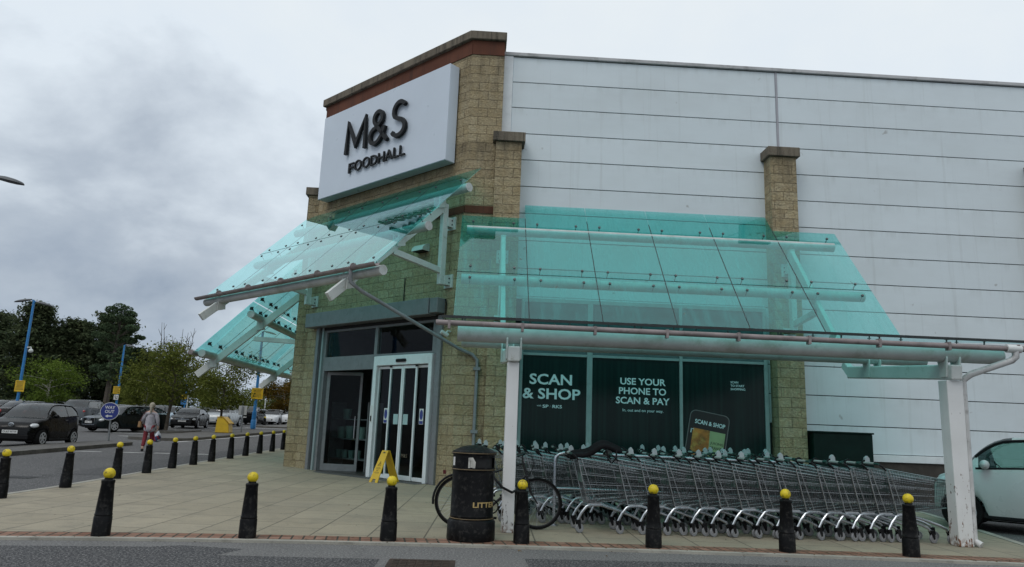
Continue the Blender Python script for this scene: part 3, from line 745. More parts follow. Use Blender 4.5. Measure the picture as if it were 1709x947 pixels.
MB().sheet([PH @ Vector(p) for p in ((0.55,-0.4,0.0014),(0.87,-0.4,0.0014),(0.87,0.44,0.0014),(0.50,0.44,0.0014))]).build('phone_print', simple('pale_green_print', (0.26,0.34,0.17), 0.5, var=0.15), win, fix=False)
text('window_lettering', 'JUICING', PH @ Matrix.Translation((0.545,0.13,0.0018)), 0.31, simple('dark_print', (0.02,0.03,0.015)), win, 0, 0.02, 0.075)
text('window_lettering', 'ORANGES', PH @ Matrix.Translation((0.545,0.03,0.0018)), 0.31, MATS['dark_print'], win, 0, 0.02, 0.075)
for a in ((0.05,0.07,0.32,0.42),(0.05,0.12,0.405,0.42)): MB().sheet([PH @ Vector(p) for p in ((a[0],a[2],0.0016),(a[1],a[2],0.0016),(a[1],a[3],0.0016),(a[0],a[3],0.0016))]).build('phone_print', TEXTW, win, fix=False)

# ---- entrance: roller-shutter box, grey jambs, transom, open leaf, white sliding doors
MB(CH).box(0.53,5.83,-0.30,-0.002,3.94,4.34).build('shutter_box', GREY, B, bevel=0.012)
MB(CH).box(5.845,6.12,-0.27,-0.002,3.97,4.33).build('shutter_end_cover', GREY, B, bevel=0.012)
for u0, u1 in ((0.80,0.93),(5.95,6.10)): MB(CH).box(u0,u1,-0.07,0.12,0,3.938).build('door_jamb', GREY, B, bevel=0.008)
MB(CH).box(1.02,1.10,-0.02,0.12,0.0,3.938).build('door_jamb', GREYL, B)
MB(CH).box(0.93,1.02,0.10,0.12,0.0,3.93).build('door_jamb', DARK, B)
DF = MB(CH)
DF.box(1.10,5.95,0.03,0.16,3.80,3.936).box(1.10,5.95,0.03,0.16,3.03,3.10)
DF.box(1.10,1.20,0.03,0.16,0,3.03).box(1.10,1.20,0.03,0.16,3.10,3.80).box(3.42,3.50,0.03,0.16,0,3.03).box(3.42,3.54,0.03,0.16,3.10,3.80).box(5.83,5.95,0.03,0.16,0,3.03).box(5.70,5.95,0.03,0.16,3.10,3.80)
DF.box(1.20,3.42,0.03,0.16,2.72,3.03)
df = DF.build('door_frame', GREY, B, bevel=0.006)
for a, b_ in ((1.20,3.42),(3.54,5.70)): MB(CH).box(a,b_,0.08,0.09,3.10,3.80).build('transom_pane', GLASS, df)
# dark strip of louvre between transom and shutter box
MB(CH).box(0.93,5.95,0.0,0.03,3.86,3.937).build('shutter_slot', DARK, B)
# white frame of the sliding doors
WF = MB(CH)
WF.box(3.52,3.66,-0.03,0.14,0,3.03).box(5.66,5.78,-0.03,0.14,0,3.03).box(3.66,5.66,-0.03,0.14,2.79,3.03)
wf = WF.build('white_door_frame', WHITE, B, bevel=0.01)
MB(CH).box(4.45,4.83,-0.07,-0.03,2.86,2.94).build('motion_sensor', BLACK, wf, bevel=0.02, seg=2)
for u in (4.17, 5.16): MB(CH).box(u,u+0.09,-0.005,0.0,2.735,2.785).build('sensor_cell', BLACK, wf)
for u0, u1, o in ((3.66,4.22,0.06),(4.16,4.665,0.02),(4.675,5.20,0.02),(5.14,5.66,0.06)):
    L = MB(CH); fw = 0.052
    L.box(u0,u0+fw,o,o+0.045,0.02,2.77).box(u1-fw,u1,o,o+0.045,0.02,2.77).box(u0+fw,u1-fw,o,o+0.045,0.02,0.13).box(u0+fw,u1-fw,o,o+0.045,2.70,2.77)
    if o > 0.05:                                                   # the fixed side lights show only one stile
        L = MB(CH); ua, ub = (u0+0.0, u0+0.03) if u0 < 4 else (u1-0.03, u1)
        L.box(ua,ub,o,o+0.045,0.02,2.77).box(u0+0.03,u1-0.03,o,o+0.045,0.02,0.11).box(u0+0.03,u1-0.03,o,o+0.045,2.71,2.77)
        leaf = L.build('sliding_door_leaf', WHITE, B, bevel=0.004); fw = 0.03
    else: leaf = L.build('sliding_door_leaf', WHITE, B, bevel=0.004)
    MB(CH).box(u0+fw,u1-fw,o+0.018,o+0.026,0.11,2.71).build('door_pane', GLASS, leaf)
    def sticker(name, ua, ub, z0, z1, mat, off=0.0): return MB(CH).box(ua,ub,o-0.002-off,o-0.0005-off,z0,z1).build(name, mat, leaf)
    STB = simple('blue_safety_sticker', (0.03,0.045,0.22), 0.4)
    gl = o+0.014
    if u0 < 4 or u0 > 5.1:
        ua = u0+0.30 if u0 < 4 else u0+0.18
        MB(CH).box(ua,ua+0.15,gl,gl+0.002,1.35,1.72).build('safety_sticker', PLATE, leaf)
        MB(CH).prism([(0.06*math.cos(rad(20*q)), 0.12*math.sin(rad(20*q))) for q in range(18)], lambda a, b_, t: (ua+0.075+a, gl-t, 1.575+b_), (0.0,0.002)).build('safety_sticker', STB, leaf)
        MB(CH).box(ua+0.01,ua+0.14,gl-0.002,gl-0.0003,1.36,1.43).build('safety_sticker', STB, leaf)
    elif u0 < 4.5: MB(CH).box(u1-0.27,u1-0.09,gl,gl+0.002,1.33,1.58).build('notice_sticker', simple('pale_notice', (0.34,0.48,0.48), 0.5), leaf)
    else:
        MB(CH).box(u0+0.09,u0+0.27,gl,gl+0.002,1.33,1.58).build('notice_sticker', MATS['pale_notice'], leaf)
        text('door_lettering', 'M&S', CH @ Matrix.Translation((u0+0.11,gl+0.003,0.55)) @ WALLROT, 0.22, simple('frosted_letters', (0.16,0.13,0.09), 0.6), leaf)
MB(CH).box(3.52,3.62,-0.034,-0.031,1.35,1.78).build('door_notice', PLATE, wf); MB(CH).box(3.545,3.595,-0.037,-0.0345,1.38,1.52).build('door_notice', BLACK, wf)
# swing leaf folded into the shop on the left
LM = CH @ Matrix.Translation((1.22,0.14,0)) @ Matrix.Rotation(rad(34), 4, 'Z')
leaf = MB(LM).box(0,0.09,0,0.05,0.02,2.70).box(0.98,1.05,0,0.05,0.02,2.70).box(0.09,0.98,0,0.05,0.02,0.20).box(0.09,0.98,0,0.05,2.62,2.70).build('swing_door_leaf', GREY, B, bevel=0.005)
MB(LM).box(0.09,0.98,0.02,0.03,0.20,2.62).build('door_pane', GLASS, leaf)
MB(LM).tube([(0.93,-0.06,0.9),(0.93,-0.06,1.5)], 0.015).build('door_handle', ALU, leaf)
# lobby behind the glass
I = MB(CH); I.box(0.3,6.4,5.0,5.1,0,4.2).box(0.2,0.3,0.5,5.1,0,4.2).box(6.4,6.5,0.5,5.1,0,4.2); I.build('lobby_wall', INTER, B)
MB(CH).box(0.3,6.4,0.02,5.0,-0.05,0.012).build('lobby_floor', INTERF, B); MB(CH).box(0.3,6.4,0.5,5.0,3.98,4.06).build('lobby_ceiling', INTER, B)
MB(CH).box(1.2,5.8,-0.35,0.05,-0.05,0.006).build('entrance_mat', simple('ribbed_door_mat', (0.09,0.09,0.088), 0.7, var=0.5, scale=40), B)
for a in (0.0, 0.0): pass

# ---- stock just inside the entrance
sh = thing('display_shelf', 'dark display stand of flower buckets just inside the open entrance', 'shelf', W(1.2,-1.2,0))
SM = CH @ Matrix.Translation((0.36,0.95,0))
for x in (0.0, 1.75): MB(SM).box(x,x+0.05,0,0.5,0.012,1.9).build('upright', GREY, sh)
for z in (0.3, 0.85, 1.4): MB(SM).box(0.05,1.75,0,0.5,z,z+0.03).build('shelf', GREY, sh)
POT = simple('pale_green_pot', (0.20,0.30,0.27), 0.5, var=0.15)
pi = 0
for x, z, r, lab in ((0.22,0.33,0.10,'pale green pot, first from the left on the lowest shelf of the entrance stand'),(0.52,0.33,0.10,'pale green pot, second from the left on the lowest shelf of the entrance stand'),(0.85,0.33,0.10,'pale green pot, third from the left on the lowest shelf of the entrance stand'),(1.15,0.33,0.10,'pale green pot, fourth from the left on the lowest shelf of the entrance stand'),
                     (0.3,0.88,0.15,'large pale bucket at the left of the middle shelf of the entrance stand'),(0.72,0.88,0.16,'large pale bucket in the centre of the middle shelf of the entrance stand'),(1.25,0.88,0.15,'large pale bucket at the right of the middle shelf of the entrance stand'),(0.5,1.43,0.13,'pale bucket standing on the top shelf of the entrance stand')):
    c = SM @ Vector((x, 0.22, z))
    tag(MB().lathe([(r*0.75,0),(r,r*2.2),(r*0.94,r*2.2),(r*0.7,0.03)], 14, c).build('flower_pot', POT, smooth=True), lab, 'pot', 'pots on the entrance stand')

# ================================================================== SHOP SIGN
SG = thing('shop_sign', 'large white box sign with dark raised lettering above the entrance', 'sign', W(3.45,0.03,7.73))
MB(CH).box(0.68,6.20,-0.36,-0.03,7.73,10.30).build('sign_box', SIGNW, SG, bevel=0.015)
def lettr(x, y, t): return CH @ Vector((x, -0.36-t, y))
def arc(cx_, cz, rx, rz, a0, a1, n=12): return [(cx_+rx*math.cos(rad(a0+(a1-a0)*i/n)), cz+rz*math.sin(rad(a0+(a1-a0)*i/n))) for i in range(n+1)]
Z0, Z1 = 8.79, 9.72; sw = 0.108
M = [(2.06,Z0),(2.10,Z1),(2.50,Z0+0.20),(2.90,Z1),(2.94,Z0)]
strokes_mb([M], sw, (0.03, 0.12), lettr).build('sign_letter', LETTER, SG)
# ampersand
A = [(3.93,Z0+0.0),(3.36,Z0+0.60)]+arc(3.49,Z0+0.735,0.185,0.185,212,-32,14)+[(3.56,Z0+0.56),(3.36,Z0+0.45)]+arc(3.40,Z0+0.235,0.235,0.225,118,312,14)+[(3.70,Z0+0.20),(3.80,Z0+0.44)]
strokes_mb([A], sw, (0.03, 0.12), lettr).build('sign_letter', LETTER, SG)
S = arc(4.40,Z0+0.71,0.24,0.24,28,200,12)+[(4.22,Z0+0.55),(4.38,Z0+0.475),(4.52,Z0+0.42)]+arc(4.38,Z0+0.22,0.26,0.22,42,-158,14)
strokes_mb([S], sw, (0.03, 0.12), lettr).build('sign_letter', LETTER, SG)
u = 2.22
for ch_, wd in (('F',0.25),('O',0.335),('O',0.335),('D',0.30),('H',0.27),('A',0.31),('L',0.22),('L',0.22)):
    text('sign_letter', ch_, CH @ Matrix.Translation((u,-0.385,8.20)) @ WALLROT, wd, LETTER, SG, 0.05, 0.002, 0.29 if ch_ != 'O' else 0.315)
    u += wd + (0.034 if ch_ not in 'F' else 0.02)

# ================================================================== GLASS CANOPIES
def pane(parent, quad, name='glass_pane', th=0.014):
    """a sheet of glass with thickness: quad in order, normal up"""
    q = [Vector(p) for p in quad]; n = (q[1]-q[0]).cross(q[2]-q[0]).normalized()
    if n.z < 0: n = -n
    mb = MB(); mb.add([p for p in q]+[p-n*th for p in q], [(0,1,2,3),(7,6,5,4),(0,4,5,1),(1,5,6,2),(2,6,7,3),(3,7,4,0)])
    return mb.build(name, CGLASS, parent)
def clamp(parent, p, n, dark=False):
    """spider clamp under the pane: bolt head, stem to the tube, small plate"""
    p = Vector(p); n = Vector(n).normalized(); mb = MB()
    mb.tube([p+n*0.016, p-n*0.02], 0.030, 8); mb.tube([p-n*0.02, p-n*0.15], 0.011, 6)
    if dark: mb.tube([p-n*0.02, p-n*0.05], [0.075,0.05], 5); mb.tube([p-n*0.045, p-n*0.09], 0.03, 6)
    return mb.build('glass_clamp', simple('dark_clamp_metal', (0.03,0.032,0.032), 0.5, var=0.3) if dark else simple('clamp_metal', (0.12,0.125,0.125), 0.4, metal=0.5, var=0.3), parent, smooth=True)
def tube_part(parent, a, b, r, name='support_tube', mat=None):
    t = MB().tube([a, b], r, 20).build(name, mat or simple('aged_white_tube_paint', (0.46,0.48,0.465), 0.45, var=0.15, scale=2.2, dirt=0.55, dirtcol=(0.22,0.23,0.17), dscale=3.0), parent, smooth=True); return t
def wall_bracket(parent, fr, z0, z1, arm, strut, dz=0.0):
    """fr(off, side, z): post of a triangular bracket, its arm, its strut and the bolted wall plates"""
    MB().bar(fr(0.27,0,z0), fr(0.27,0,z1), 0.12, 0.16, up=fr(1,0,0)-fr(0,0,0)).build('bracket_post', STEEL, parent, bevel=0.008)
    MB().bar(fr(*arm[0]), fr(*arm[1]), 0.10, 0.20).build('bracket_arm', STEEL, parent, bevel=0.008)
    MB().bar(fr(*strut[0]), fr(*strut[1]), 0.10, 0.14).build('bracket_strut', STEEL, parent, bevel=0.008)
    for z in (z0+0.12, z1-0.45):
        m = MB()
        a = [fr(o, s, zz_) for o in (0.0, 0.035) for s, zz_ in ((-0.14,z-0.16),(0.14,z-0.16),(0.14,z+0.16),(-0.14,z+0.16))]
        m.add(a, [(3,2,1,0),(4,5,6,7),(0,1,5,4),(1,2,6,5),(2,3,7,6),(3,0,4,7)])
        for s in (-0.075, 0.075):
            a = [fr(o, s+d, zz_) for o in (0.035, 0.22) for d, zz_ in ((-0.012,z-0.11),(0.012,z-0.11),(0.012,z+0.11),(-0.012,z+0.11))]
            m.add(a, [(3,2,1,0),(4,5,6,7),(0,1,5,4),(1,2,6,5),(2,3,7,6),(3,0,4,7)])
        pl = m.build('wall_plate', STEEL, parent)
        b = MB()
        for s in (-0.1, 0.1):
            for dz_ in (-0.05, 0.05): b.tube([fr(0.09, s*0.9, z+dz_), fr(0.09, s*1.02, z+dz_)], 0.018, 6)
        b.build('bolt', BLACK, pl)

# ---- canopy over the entrance
CA = thing('glass_canopy', 'sloping teal glass canopy on white brackets over the shop entrance', 'canopy', W(3.5,0,4.4))
GZ = lambda o: 7.37-(o-0.1)*(7.37-4.47)/2.9
us = [-0.2, 1.28, 2.76, 4.24, 5.72, 7.2]
for a, b in zip(us, us[1:]):
    for o0, o1 in ((0.10,1.50),(1.52,3.0)):
        pane(CA, [W(a+0.008,o0,GZ(o0)), W(b-0.008,o0,GZ(o0)), W(b-0.008,o1,GZ(o1)), W(a+0.008,o1,GZ(o1))])
    for o in (0.44, 1.40, 1.62, 2.78):
        for uu in (a+0.30, b-0.30): clamp(CA, W(uu,o,GZ(o)), W(0,1,1.05)-W(0,0,0))
for u in us[1:-1]: MB().bar(W(u,0.1,GZ(0.1)-0.008), W(u,3.0,GZ(3.0)-0.008), 0.014, 0.012).build('pane_joint', JOINT, CA)
for i_, u in enumerate(us[:-1]): MB().bar(W(u+.01,1.51,GZ(1.51)-0.008), W(us[i_+1]-.01,1.51,GZ(1.51)-0.008), 0.012, 0.012).build('pane_joint', JOINT, CA)
for o, z, l, r_ in ((0.44,6.80,-0.15,7.20),(1.60,5.60,-0.15,7.20),(2.86,4.36,-0.25,7.36)):
    tube_part(CA, W(l,o,z), W(r_,o,z), 0.105)
for u in (0.51, 6.2):
    fr = lambda off, side, z, u=u: W(u+side, off, z)
    wall_bracket(CA, fr, 4.62, 6.62, ((0.24,0,6.60),(3.32,0,3.84)), ((0.27,0,4.95),(1.75,0,5.13)))
    for o, z in ((0.44,6.80),(1.60,5.60),(2.86,4.42)):
        for s in (-0.085, 0.085):
            m = MB(); c = W(u+s, o, z); P = []
            for q in range(7): a = rad(-20+220*q/6); P.append((0.10*math.cos(a), 0.10*math.sin(a)))
            P += [(-0.12,-0.30),(0.10,-0.36)]
            m.prism(P, lambda x, y, t, c=c: c + N_*x + Vector((0,0,y)) + T_*t, (-0.012,0.012)); m.build('tube_cradle', STEEL, CA)
# gutter with brackets
m = MB(CH); P = [(0.075*math.cos(rad(180+18*q)), 0.075*math.sin(rad(180+18*q))) for q in range(11)]+[(0.062*math.cos(rad(360-18*q)), 0.062*math.sin(rad(360-18*q))) for q in range(11)]
m.prism(P, lambda x, y, t: (t, -(3.06+x), 4.475+y), (-0.45,7.40)); gut = m.build('gutter', GUTTER, CA, smooth=True)
for u in (0.8,2.3,3.8,5.3,6.6): MB(CH).tube([(u,-3.06,4.475),(u+0.03,-3.06,4.475)], 0.081, 14).build('gutter_bracket', GUTTER, gut, smooth=True)
rw = Vector((0.02, RY-0.06, 0))
MB().tube([W(6.55,3.07,4.44), W(6.55,3.05,4.16), W(6.62,2.85,4.02), Vector((-0.42,RY-0.10,3.10)), Vector((-0.1,RY-0.06,2.98)), rw+Vector((0,0,2.86)), rw+Vector((0,0,0.02))], 0.041, 12).build('downpipe', PIPEG, CA, smooth=True)
for z in (2.62, 1.2): MB().box(-0.06,0.10,RY-0.12,RY-0.005,z,z+0.07).build('pipe_clip', PIPEG, CA)

# ---- canopy along the side wall: steep upper glass and a nearly flat porch on two posts
CB = thing('glass_canopy', 'long teal glass canopy over the trolley bay carried by two white posts', 'canopy', (3.9,12.0,0))
xsB = [-0.5, 1.01, 2.49, 3.99, 5.47, 7.02, 8.57]
PZ = lambda y: 6.2+(y-16.6)*(6.2-3.42)/(16.6-14.15)
LZ = lambda y: 2.80+(y-9.7)*(3.36-2.80)/(14.13-9.7)
nU = Vector((0,-(6.2-3.42),16.6-14.15)); nL = Vector((0,-0.126,1))
for i, (a, b) in enumerate(zip(xsB, xsB[1:])):
    top = 16.66 if i in (0, 5) else 17.06
    for y0, y1 in ((15.19,top),(14.15,15.17)):
        pane(CB, [(a+0.008,y0,PZ(y0)),(b-0.008,y0,PZ(y0)),(b-0.008,y1,PZ(y1)),(a+0.008,y1,PZ(y1))])
    for y0, y1 in ((9.7,11.92),(11.94,14.13)):
        pane(CB, [(a+0.008,y0,LZ(y0)),(b-0.008,y0,LZ(y0)),(b-0.008,y1,LZ(y1)),(a+0.008,y1,LZ(y1))])
    for y in (16.5, 15.32, 15.05):
        for xx in (a+0.28, b-0.28): clamp(CB, (xx,y,PZ(y)), nU)
    for y in (10.05, 12.1):
        for xx in (a+0.28, b-0.28): clamp(CB, (xx,y,LZ(y)), nL)
# return pieces filling up to the wall beside the pilasters are left as notches, as in the place
for x in xsB[1:-1]:
    MB().bar((x,14.15,PZ(14.15)-0.008),(x,16.66,PZ(16.66)-0.008),0.016,0.012).build('pane_joint', JOINT, CB)
    MB().bar((x,9.72,LZ(9.72)-0.008),(x,14.1,LZ(14.1)-0.008),0.014,0.012).build('pane_joint', JOINT, CB)
MB().bar((xsB[0],15.18,PZ(15.18)-0.008),(xsB[-1],15.18,PZ(15.18)-0.008),0.014,0.012).build('pane_joint', JOINT, CB)
MB().box(xsB[0],xsB[-1],9.685,9.697,2.775,2.812).build('glass_edge_strip', JOINT, CB)
tube_part(CB, (-0.36,16.44,5.86), (8.40,16.44,5.86), 0.11)
tube_part(CB, (-0.40,15.23,4.44), (8.40,15.23,4.44), 0.11)
tube_part(CB, (-0.275,10.02,2.61), (7.49,10.02,2.61), 0.112)
tube_part(CB, (-0.257,12.05,2.74), (7.66,12.05,2.74), 0.10)
for x in (0.50, 7.36):
    fr = lambda off, side, z, x=x: Vector((x+side, PY-off, z))
    wall_bracket(CB, fr, 3.62, 5.75, ((0.20,0,5.72),(2.35,0,3.14)), ((0.27,0,3.95),(1.55,0,4.08)))
for x in (0.51, 6.73):
    bm_ = MB().bar((x,9.86,2.345),(x,12.75,2.55),0.165,0.21); bm_.build('porch_beam', STEEL, CB, bevel=0.02, seg=2)
    MB().bar((x,12.72,2.52),(x,12.95,2.72),0.12,0.15).build('porch_strut', STEEL, CB, bevel=0.01)
    for y, z in ((10.02,2.61),(12.05,2.74)):
        for s in (-0.095, 0.095):
            m = MB(); P = [(0.085*math.cos(rad(-10+200*q/6)), 0.07+0.085*math.sin(rad(-10+200*q/6))) for q in range(7)]+[(-0.11,-0.06),(-0.075,-0.33),(0.075,-0.33),(0.11,-0.06)]
            m.prism(P, lambda a, b, t, y=y, z=z, x=x: Vector((x+t, y+a, z+b)), (s-0.013,s+0.013)); m.build('tube_cradle', STEEL, CB, bevel=0.004)
    w0, w1 = (0.081, 0.081) if x < 3 else (0.118, 0.105)
    V = [(x-w1,9.95,0),(x+w1,9.95,0),(x+w1,10.16,0),(x-w1,10.16,0),(x-w0,9.93,2.24),(x+w0,9.93,2.24),(x+w0,10.13,2.24),(x-w0,10.13,2.24)]
    MB().add(V, [(0,3,2,1),(4,5,6,7),(0,1,5,4),(1,2,6,5),(2,3,7,6),(3,0,4,7)]).build('post', POSTP, CB, bevel=0.012, seg=2)
# rainwater pipe along the front edge and down the right-hand post
gut = MB().tube([(-0.56,9.63,2.70),(8.6,9.63,2.675)], 0.037, 12).build('gutter', GUTTER, CB, smooth=True)
for i in range(9): MB().box(-0.40+i*0.98,-0.40+i*0.98+0.035,9.59,9.68,2.62,2.735).build('gutter_bracket', GUTTER, gut)
MB().tube([(7.43,9.63,2.675),(7.43,9.64,2.57),(7.38,9.66,2.52),(6.95,9.9,2.33),(6.885,9.98,2.25),(6.885,10.02,0.08),(6.93,9.95,0.03)], 0.047, 12).build('downpipe', simple('white_downpipe', (0.56,0.56,0.55), 0.45, var=0.12, dirt=0.55, dirtcol=(0.12,0.11,0.10)), CB, smooth=True)
MB().tube([(7.3,9.63,2.68),(7.5,9.63,2.678)], 0.056, 12).build('pipe_socket', STEEL, CB, smooth=True)

# ---- canopy on the far left side, seen from below past the corner
CC = thing('glass_canopy', 'lower teal glass canopy round the left corner seen from underneath', 'canopy', (cl.x-1.5,25,3))
DZ = -1.30
GZ3 = lambda o: GZ(o)+DZ
def L3(off, y, z): return Vector((cl.x-off, y, z))
ys3 = [21.0, 22.5, 24.0, 25.5, 27.0, 28.5, 30.0, 31.5]
for a, b in zip(ys3, ys3[1:]):
    for o0, o1 in ((0.10,1.50),(1.52,3.02)):
        pane(CC, [L3(o0,a+.008,GZ3(o0)), L3(o0,b-.008,GZ3(o0)), L3(o1,b-.008,GZ3(o1)), L3(o1,a+.008,GZ3(o1))])
    for o in (0.5, 1.38, 1.66, 2.74):
        for yy in (a+0.3, b-0.3): clamp(CC, L3(o,yy,GZ3(o)), (-1,0,1.05), True)
for y in ys3[1:-1]: MB().bar(L3(0.1,y,GZ3(0.1)-0.008), L3(3.0,y,GZ3(3.0)-0.008), 0.014, 0.012).build('pane_joint', JOINT, CC)
for o, z in ((0.44,6.80+DZ),(1.60,5.60+DZ),(2.86,4.42+DZ)): tube_part(CC, L3(o,21.15,z), L3(o,31.5,z), 0.105)
for y in (22.2, 28.8):
    fr = lambda off, side, z, y=y: Vector((cl.x-off, y+side, z))
    wall_bracket(CC, fr, 4.62+DZ, 6.62+DZ, ((0.24,0,6.60+DZ),(3.32,0,3.84+DZ)), ((0.27,0,4.95+DZ),(1.75,0,5.0+DZ)))
    for o, z in ((1.60,5.60+DZ),(2.86,4.42+DZ)):
        for s in (-0.085, 0.085):
            m = MB(); c = Vector((cl.x-o, y+s, z)); P = [(0.10*math.cos(rad(-20+220*q/6)), 0.10*math.sin(rad(-20+220*q/6))) for q in range(7)]+[(-0.12,-0.30),(0.10,-0.36)]
            m.prism(P, lambda a, b, t, c=c: c + Vector((-a, t, b)), (-0.012,0.012)); m.build('tube_cradle', STEEL, CC)
MB().tube([L3(3.1,20.95,4.42+DZ), L3(3.1,31.6,4.42+DZ)], 0.07, 12).build('gutter', GUTTER, CC, smooth=True)

# ---- wall light and camera on the stone
WLt = thing('wall_light', 'pale half-round outdoor wall light on the stone above the entrance', 'wall light', W(5.2,0,5.7))
m = MB(CH); P = [(0.14*math.cos(rad(90*q/6)), 0.19*math.sin(rad(90*q/6))) for q in range(7)]+[(0,0)]
m.prism(P, lambda a, b, t: (t, -a*1.7-0.003, 5.60+b), (5.0,5.42)); m.build('lamp_housing', STEEL, WLt, smooth=True)
MB(CH).box(5.03,5.39,-0.22,-0.01,5.585,5.60).build('diffuser', BLACK, WLt)
SC = thing('security_camera', 'small white security camera on the stone at the right of the entrance', 'camera', W(6.42,0,3.5))
MB(CH).tube([(6.35,-0.003,3.52),(6.35,-0.10,3.52),(6.35,-0.16,3.46)], 0.022, 8).build('bracket', STEEL, SC, smooth=True)
MB(CH).tube([(6.30,-0.26,3.50),(6.36,-0.10,3.42)], 0.05, 10).build('camera_body', STEEL, SC, smooth=True)
MB(CH).tube([(5.98,-0.02,4.3),(6.14,-0.02,4.31),(6.17,-0.02,4.2),(6.16,-0.02,3.7)], 0.014, 6).build('cable', BLACK, SC)
MB(CH).tube([(4.55,-0.015,4.35),(4.55,-0.015,5.0)], 0.012, 6).build('cable', BLACK, SC)
# green cabinet against the white wall
GC = thing('green_cabinet', 'dark green cabinet against the white wall behind the trolleys', 'cabinet', (8.45,16.8,0))
MB().box(7.77,9.16,16.55,CY-0.055,0.06,1.50).build('cabinet_body', GREENB, GC, bevel=0.01)
MB().box(7.74,9.19,16.52,CY-0.055,1.50,1.54).build('lid', GREENB, GC, bevel=0.01)
for x in (7.9, 8.95): MB().box(x,x+0.08,16.6,17.0,0.0,0.06).build('foot', BLACK, GC)

# ================================================================== BOLLARDS
def make_bollard():
    r = thing('bollard', 'x', 'bollard', (0,0,0), 0, 'black bollards with yellow ball tops')
    MB().lathe([(0.099,-0.05),(0.099,0.0),(0.096,0.205),(0.090,0.218),(0.093,0.226),(0.093,0.238),(0.088,0.245),(0.086,0.30),(0.068,0.570),(0.072,0.580),(0.072,0.602),(0.062,0.612),(0.0,0.615)], 24).build('post', BLACKP, r, smooth=True)
    MB().lathe([(0.046,0.61),(0.042,0.63),(0.044,0.645)], 16).build('neck', BLACKP, r, smooth=True)
    MB().ball((0,0,0.678), 0.063, 20, 12).build('ball_top', YELLOW, r, smooth=True)
    return r
bol = make_bollard(); first = True
side = [(-7.24,12.0),(-7.30,13.95),(-7.31,15.85),(-7.32,17.3),(-7.36,18.8),(-7.33,20.1),(-7.33,21.45),(-7.28,22.9),(-7.30,24.45),(-7.27,25.9),(-7.22,27.3),(-7.2,28.75)]
ordn = ['nearest','second','third','fourth','fifth','sixth','seventh','eighth','ninth','tenth','eleventh','farthest']
for (x, y), o in zip(side, ordn):
    lab = f'black yellow topped bollard, {o} from the viewer in the row along the left kerb'
    if first: bol.location = (x, y, g(x,y)); bol['label'] = lab; first = False
    else: dup(bol, (x, y, g(x,y)), random.uniform(0,6), lab)
front = [(-4.11,8.74,'black bollard in the front row, leftmost, with scuffed yellow ball'),(-2.54,8.90,'black bollard in the front row, second from the left, on the open paving'),(-0.94,9.02,'black bollard in front of the yellow wet floor sign'),
         (0.64,9.12,'black bollard in front of the bicycle and white post'),(2.24,9.10,'black bollard in the front row, before the left end of the trolleys'),(3.88,9.08,'black bollard in the front row, before the middle of the trolleys'),(5.39,9.02,'black bollard in the front row, rightmost, beside the right white post')]
for i, (x, y, lab) in enumerate(front): dup(bol, (x, y, 0.0), 0.9*i+0.3, lab)
b = dup(bol, (6.74,12.05,0.0), 1.2, 'black bollard behind the trolleys, only its yellow ball showing beside the white post')
b.scale = (1,1,1.08)
for x, y in ((-18.3,66.0),(-18.9,68.0),(-15.9,70.0)): dup(bol, (x, y, g(x,y)+ROAD+0.1), 0.4, 'small distant black bollard on the island by the thick blue post')

for o in list(COL.objects):
    if o.name.split('.')[0] == 'bollard': o.rotation_euler[0] = rad(random.uniform(-.8,.8)); o.rotation_euler[1] = rad(random.uniform(-.8,.8))
# ================================================================== LITTER BIN
LB = thing('litter_bin', 'black cylindrical litter bin with gold lettering and domed lid', 'litter bin', (0.03,9.30,0))
R = 0.262
MB().lathe([(0.29,0.0),(0.296,0.02),(0.292,0.225),(0.275,0.245),(R,0.255)], 40).build('base', BLACKP, LB, smooth=True, local=True)
mb = MB(); n = 40
prof = [(R,0.255),(R,0.285),(R+.004,0.29),(R,0.30),(R-0.004,0.815),(R+0.006,0.825),(R+0.006,0.85)]
mb.lathe(prof, n); mb.build('body', BLACKP, LB, smooth=True, local=True)
# drum with two openings
mb = MB(); V = []; F = []
zs = [0.85,0.865,0.985,1.015]
for z in zs:
    for q in range(n): a = 2*math.pi*q/n; V.append((R*math.cos(a), R*math.sin(a), z))
for i in range(3):
    for q in range(n):
        a = math.degrees(2*math.pi*(q+0.5)/n)
        if i == 1 and (abs((a-300+180)%360-180) < 38 or abs((a-120+180)%360-180) < 38): continue
        F.append((i*n+q, i*n+(q+1)%n, (i+1)*n+(q+1)%n, (i+1)*n+q))
mb.add(V, F); mb.build('drum', BLACKP, LB, smooth=True, local=True, fix=False)
MB().lathe([(R-0.03,0.5),(R-0.03,1.01)], 24).build('liner', DARK, LB, smooth=True, local=True)
MB().lathe([(R+0.004,1.01),(R+0.014,1.02),(R+0.014,1.045),(0.24,1.065),(0.18,1.095),(0.10,1.118),(0.0,1.128)], 40).build('lid', BLACKP, LB, smooth=True, local=True)
for z in (0.262, 0.838, 1.032):
    MB().lathe([(R+0.0075+(0.008 if z > 1 else 0),z-0.004),(R+0.0105+(0.008 if z > 1 else 0),z),(R+0.0075+(0.008 if z > 1 else 0),z+0.004)], 40).build('gold_band', simple('worn_gold_line', (0.16,0.11,0.05), 0.5, var=0.4), LB, smooth=True, local=True)
def cyl(p, a0, r, z0):
    a = a0+p[0]/r; rr = r+0.0015+p[2]*0
    return Vector((0.03+rr*math.cos(a), 9.30+rr*math.sin(a), z0+p[1]))
text('gold_lettering', 'LITTER', Matrix.Identity(4), 0.34, GOLD, LB, 0, 0.03, 0.062, bend=lambda p: cyl(p, rad(272), R, 0.40))
mb = MB(); P = [(0,0),(0.085,0.0),(0.09,0.07),(0.055,0.125),(0,0.12)]
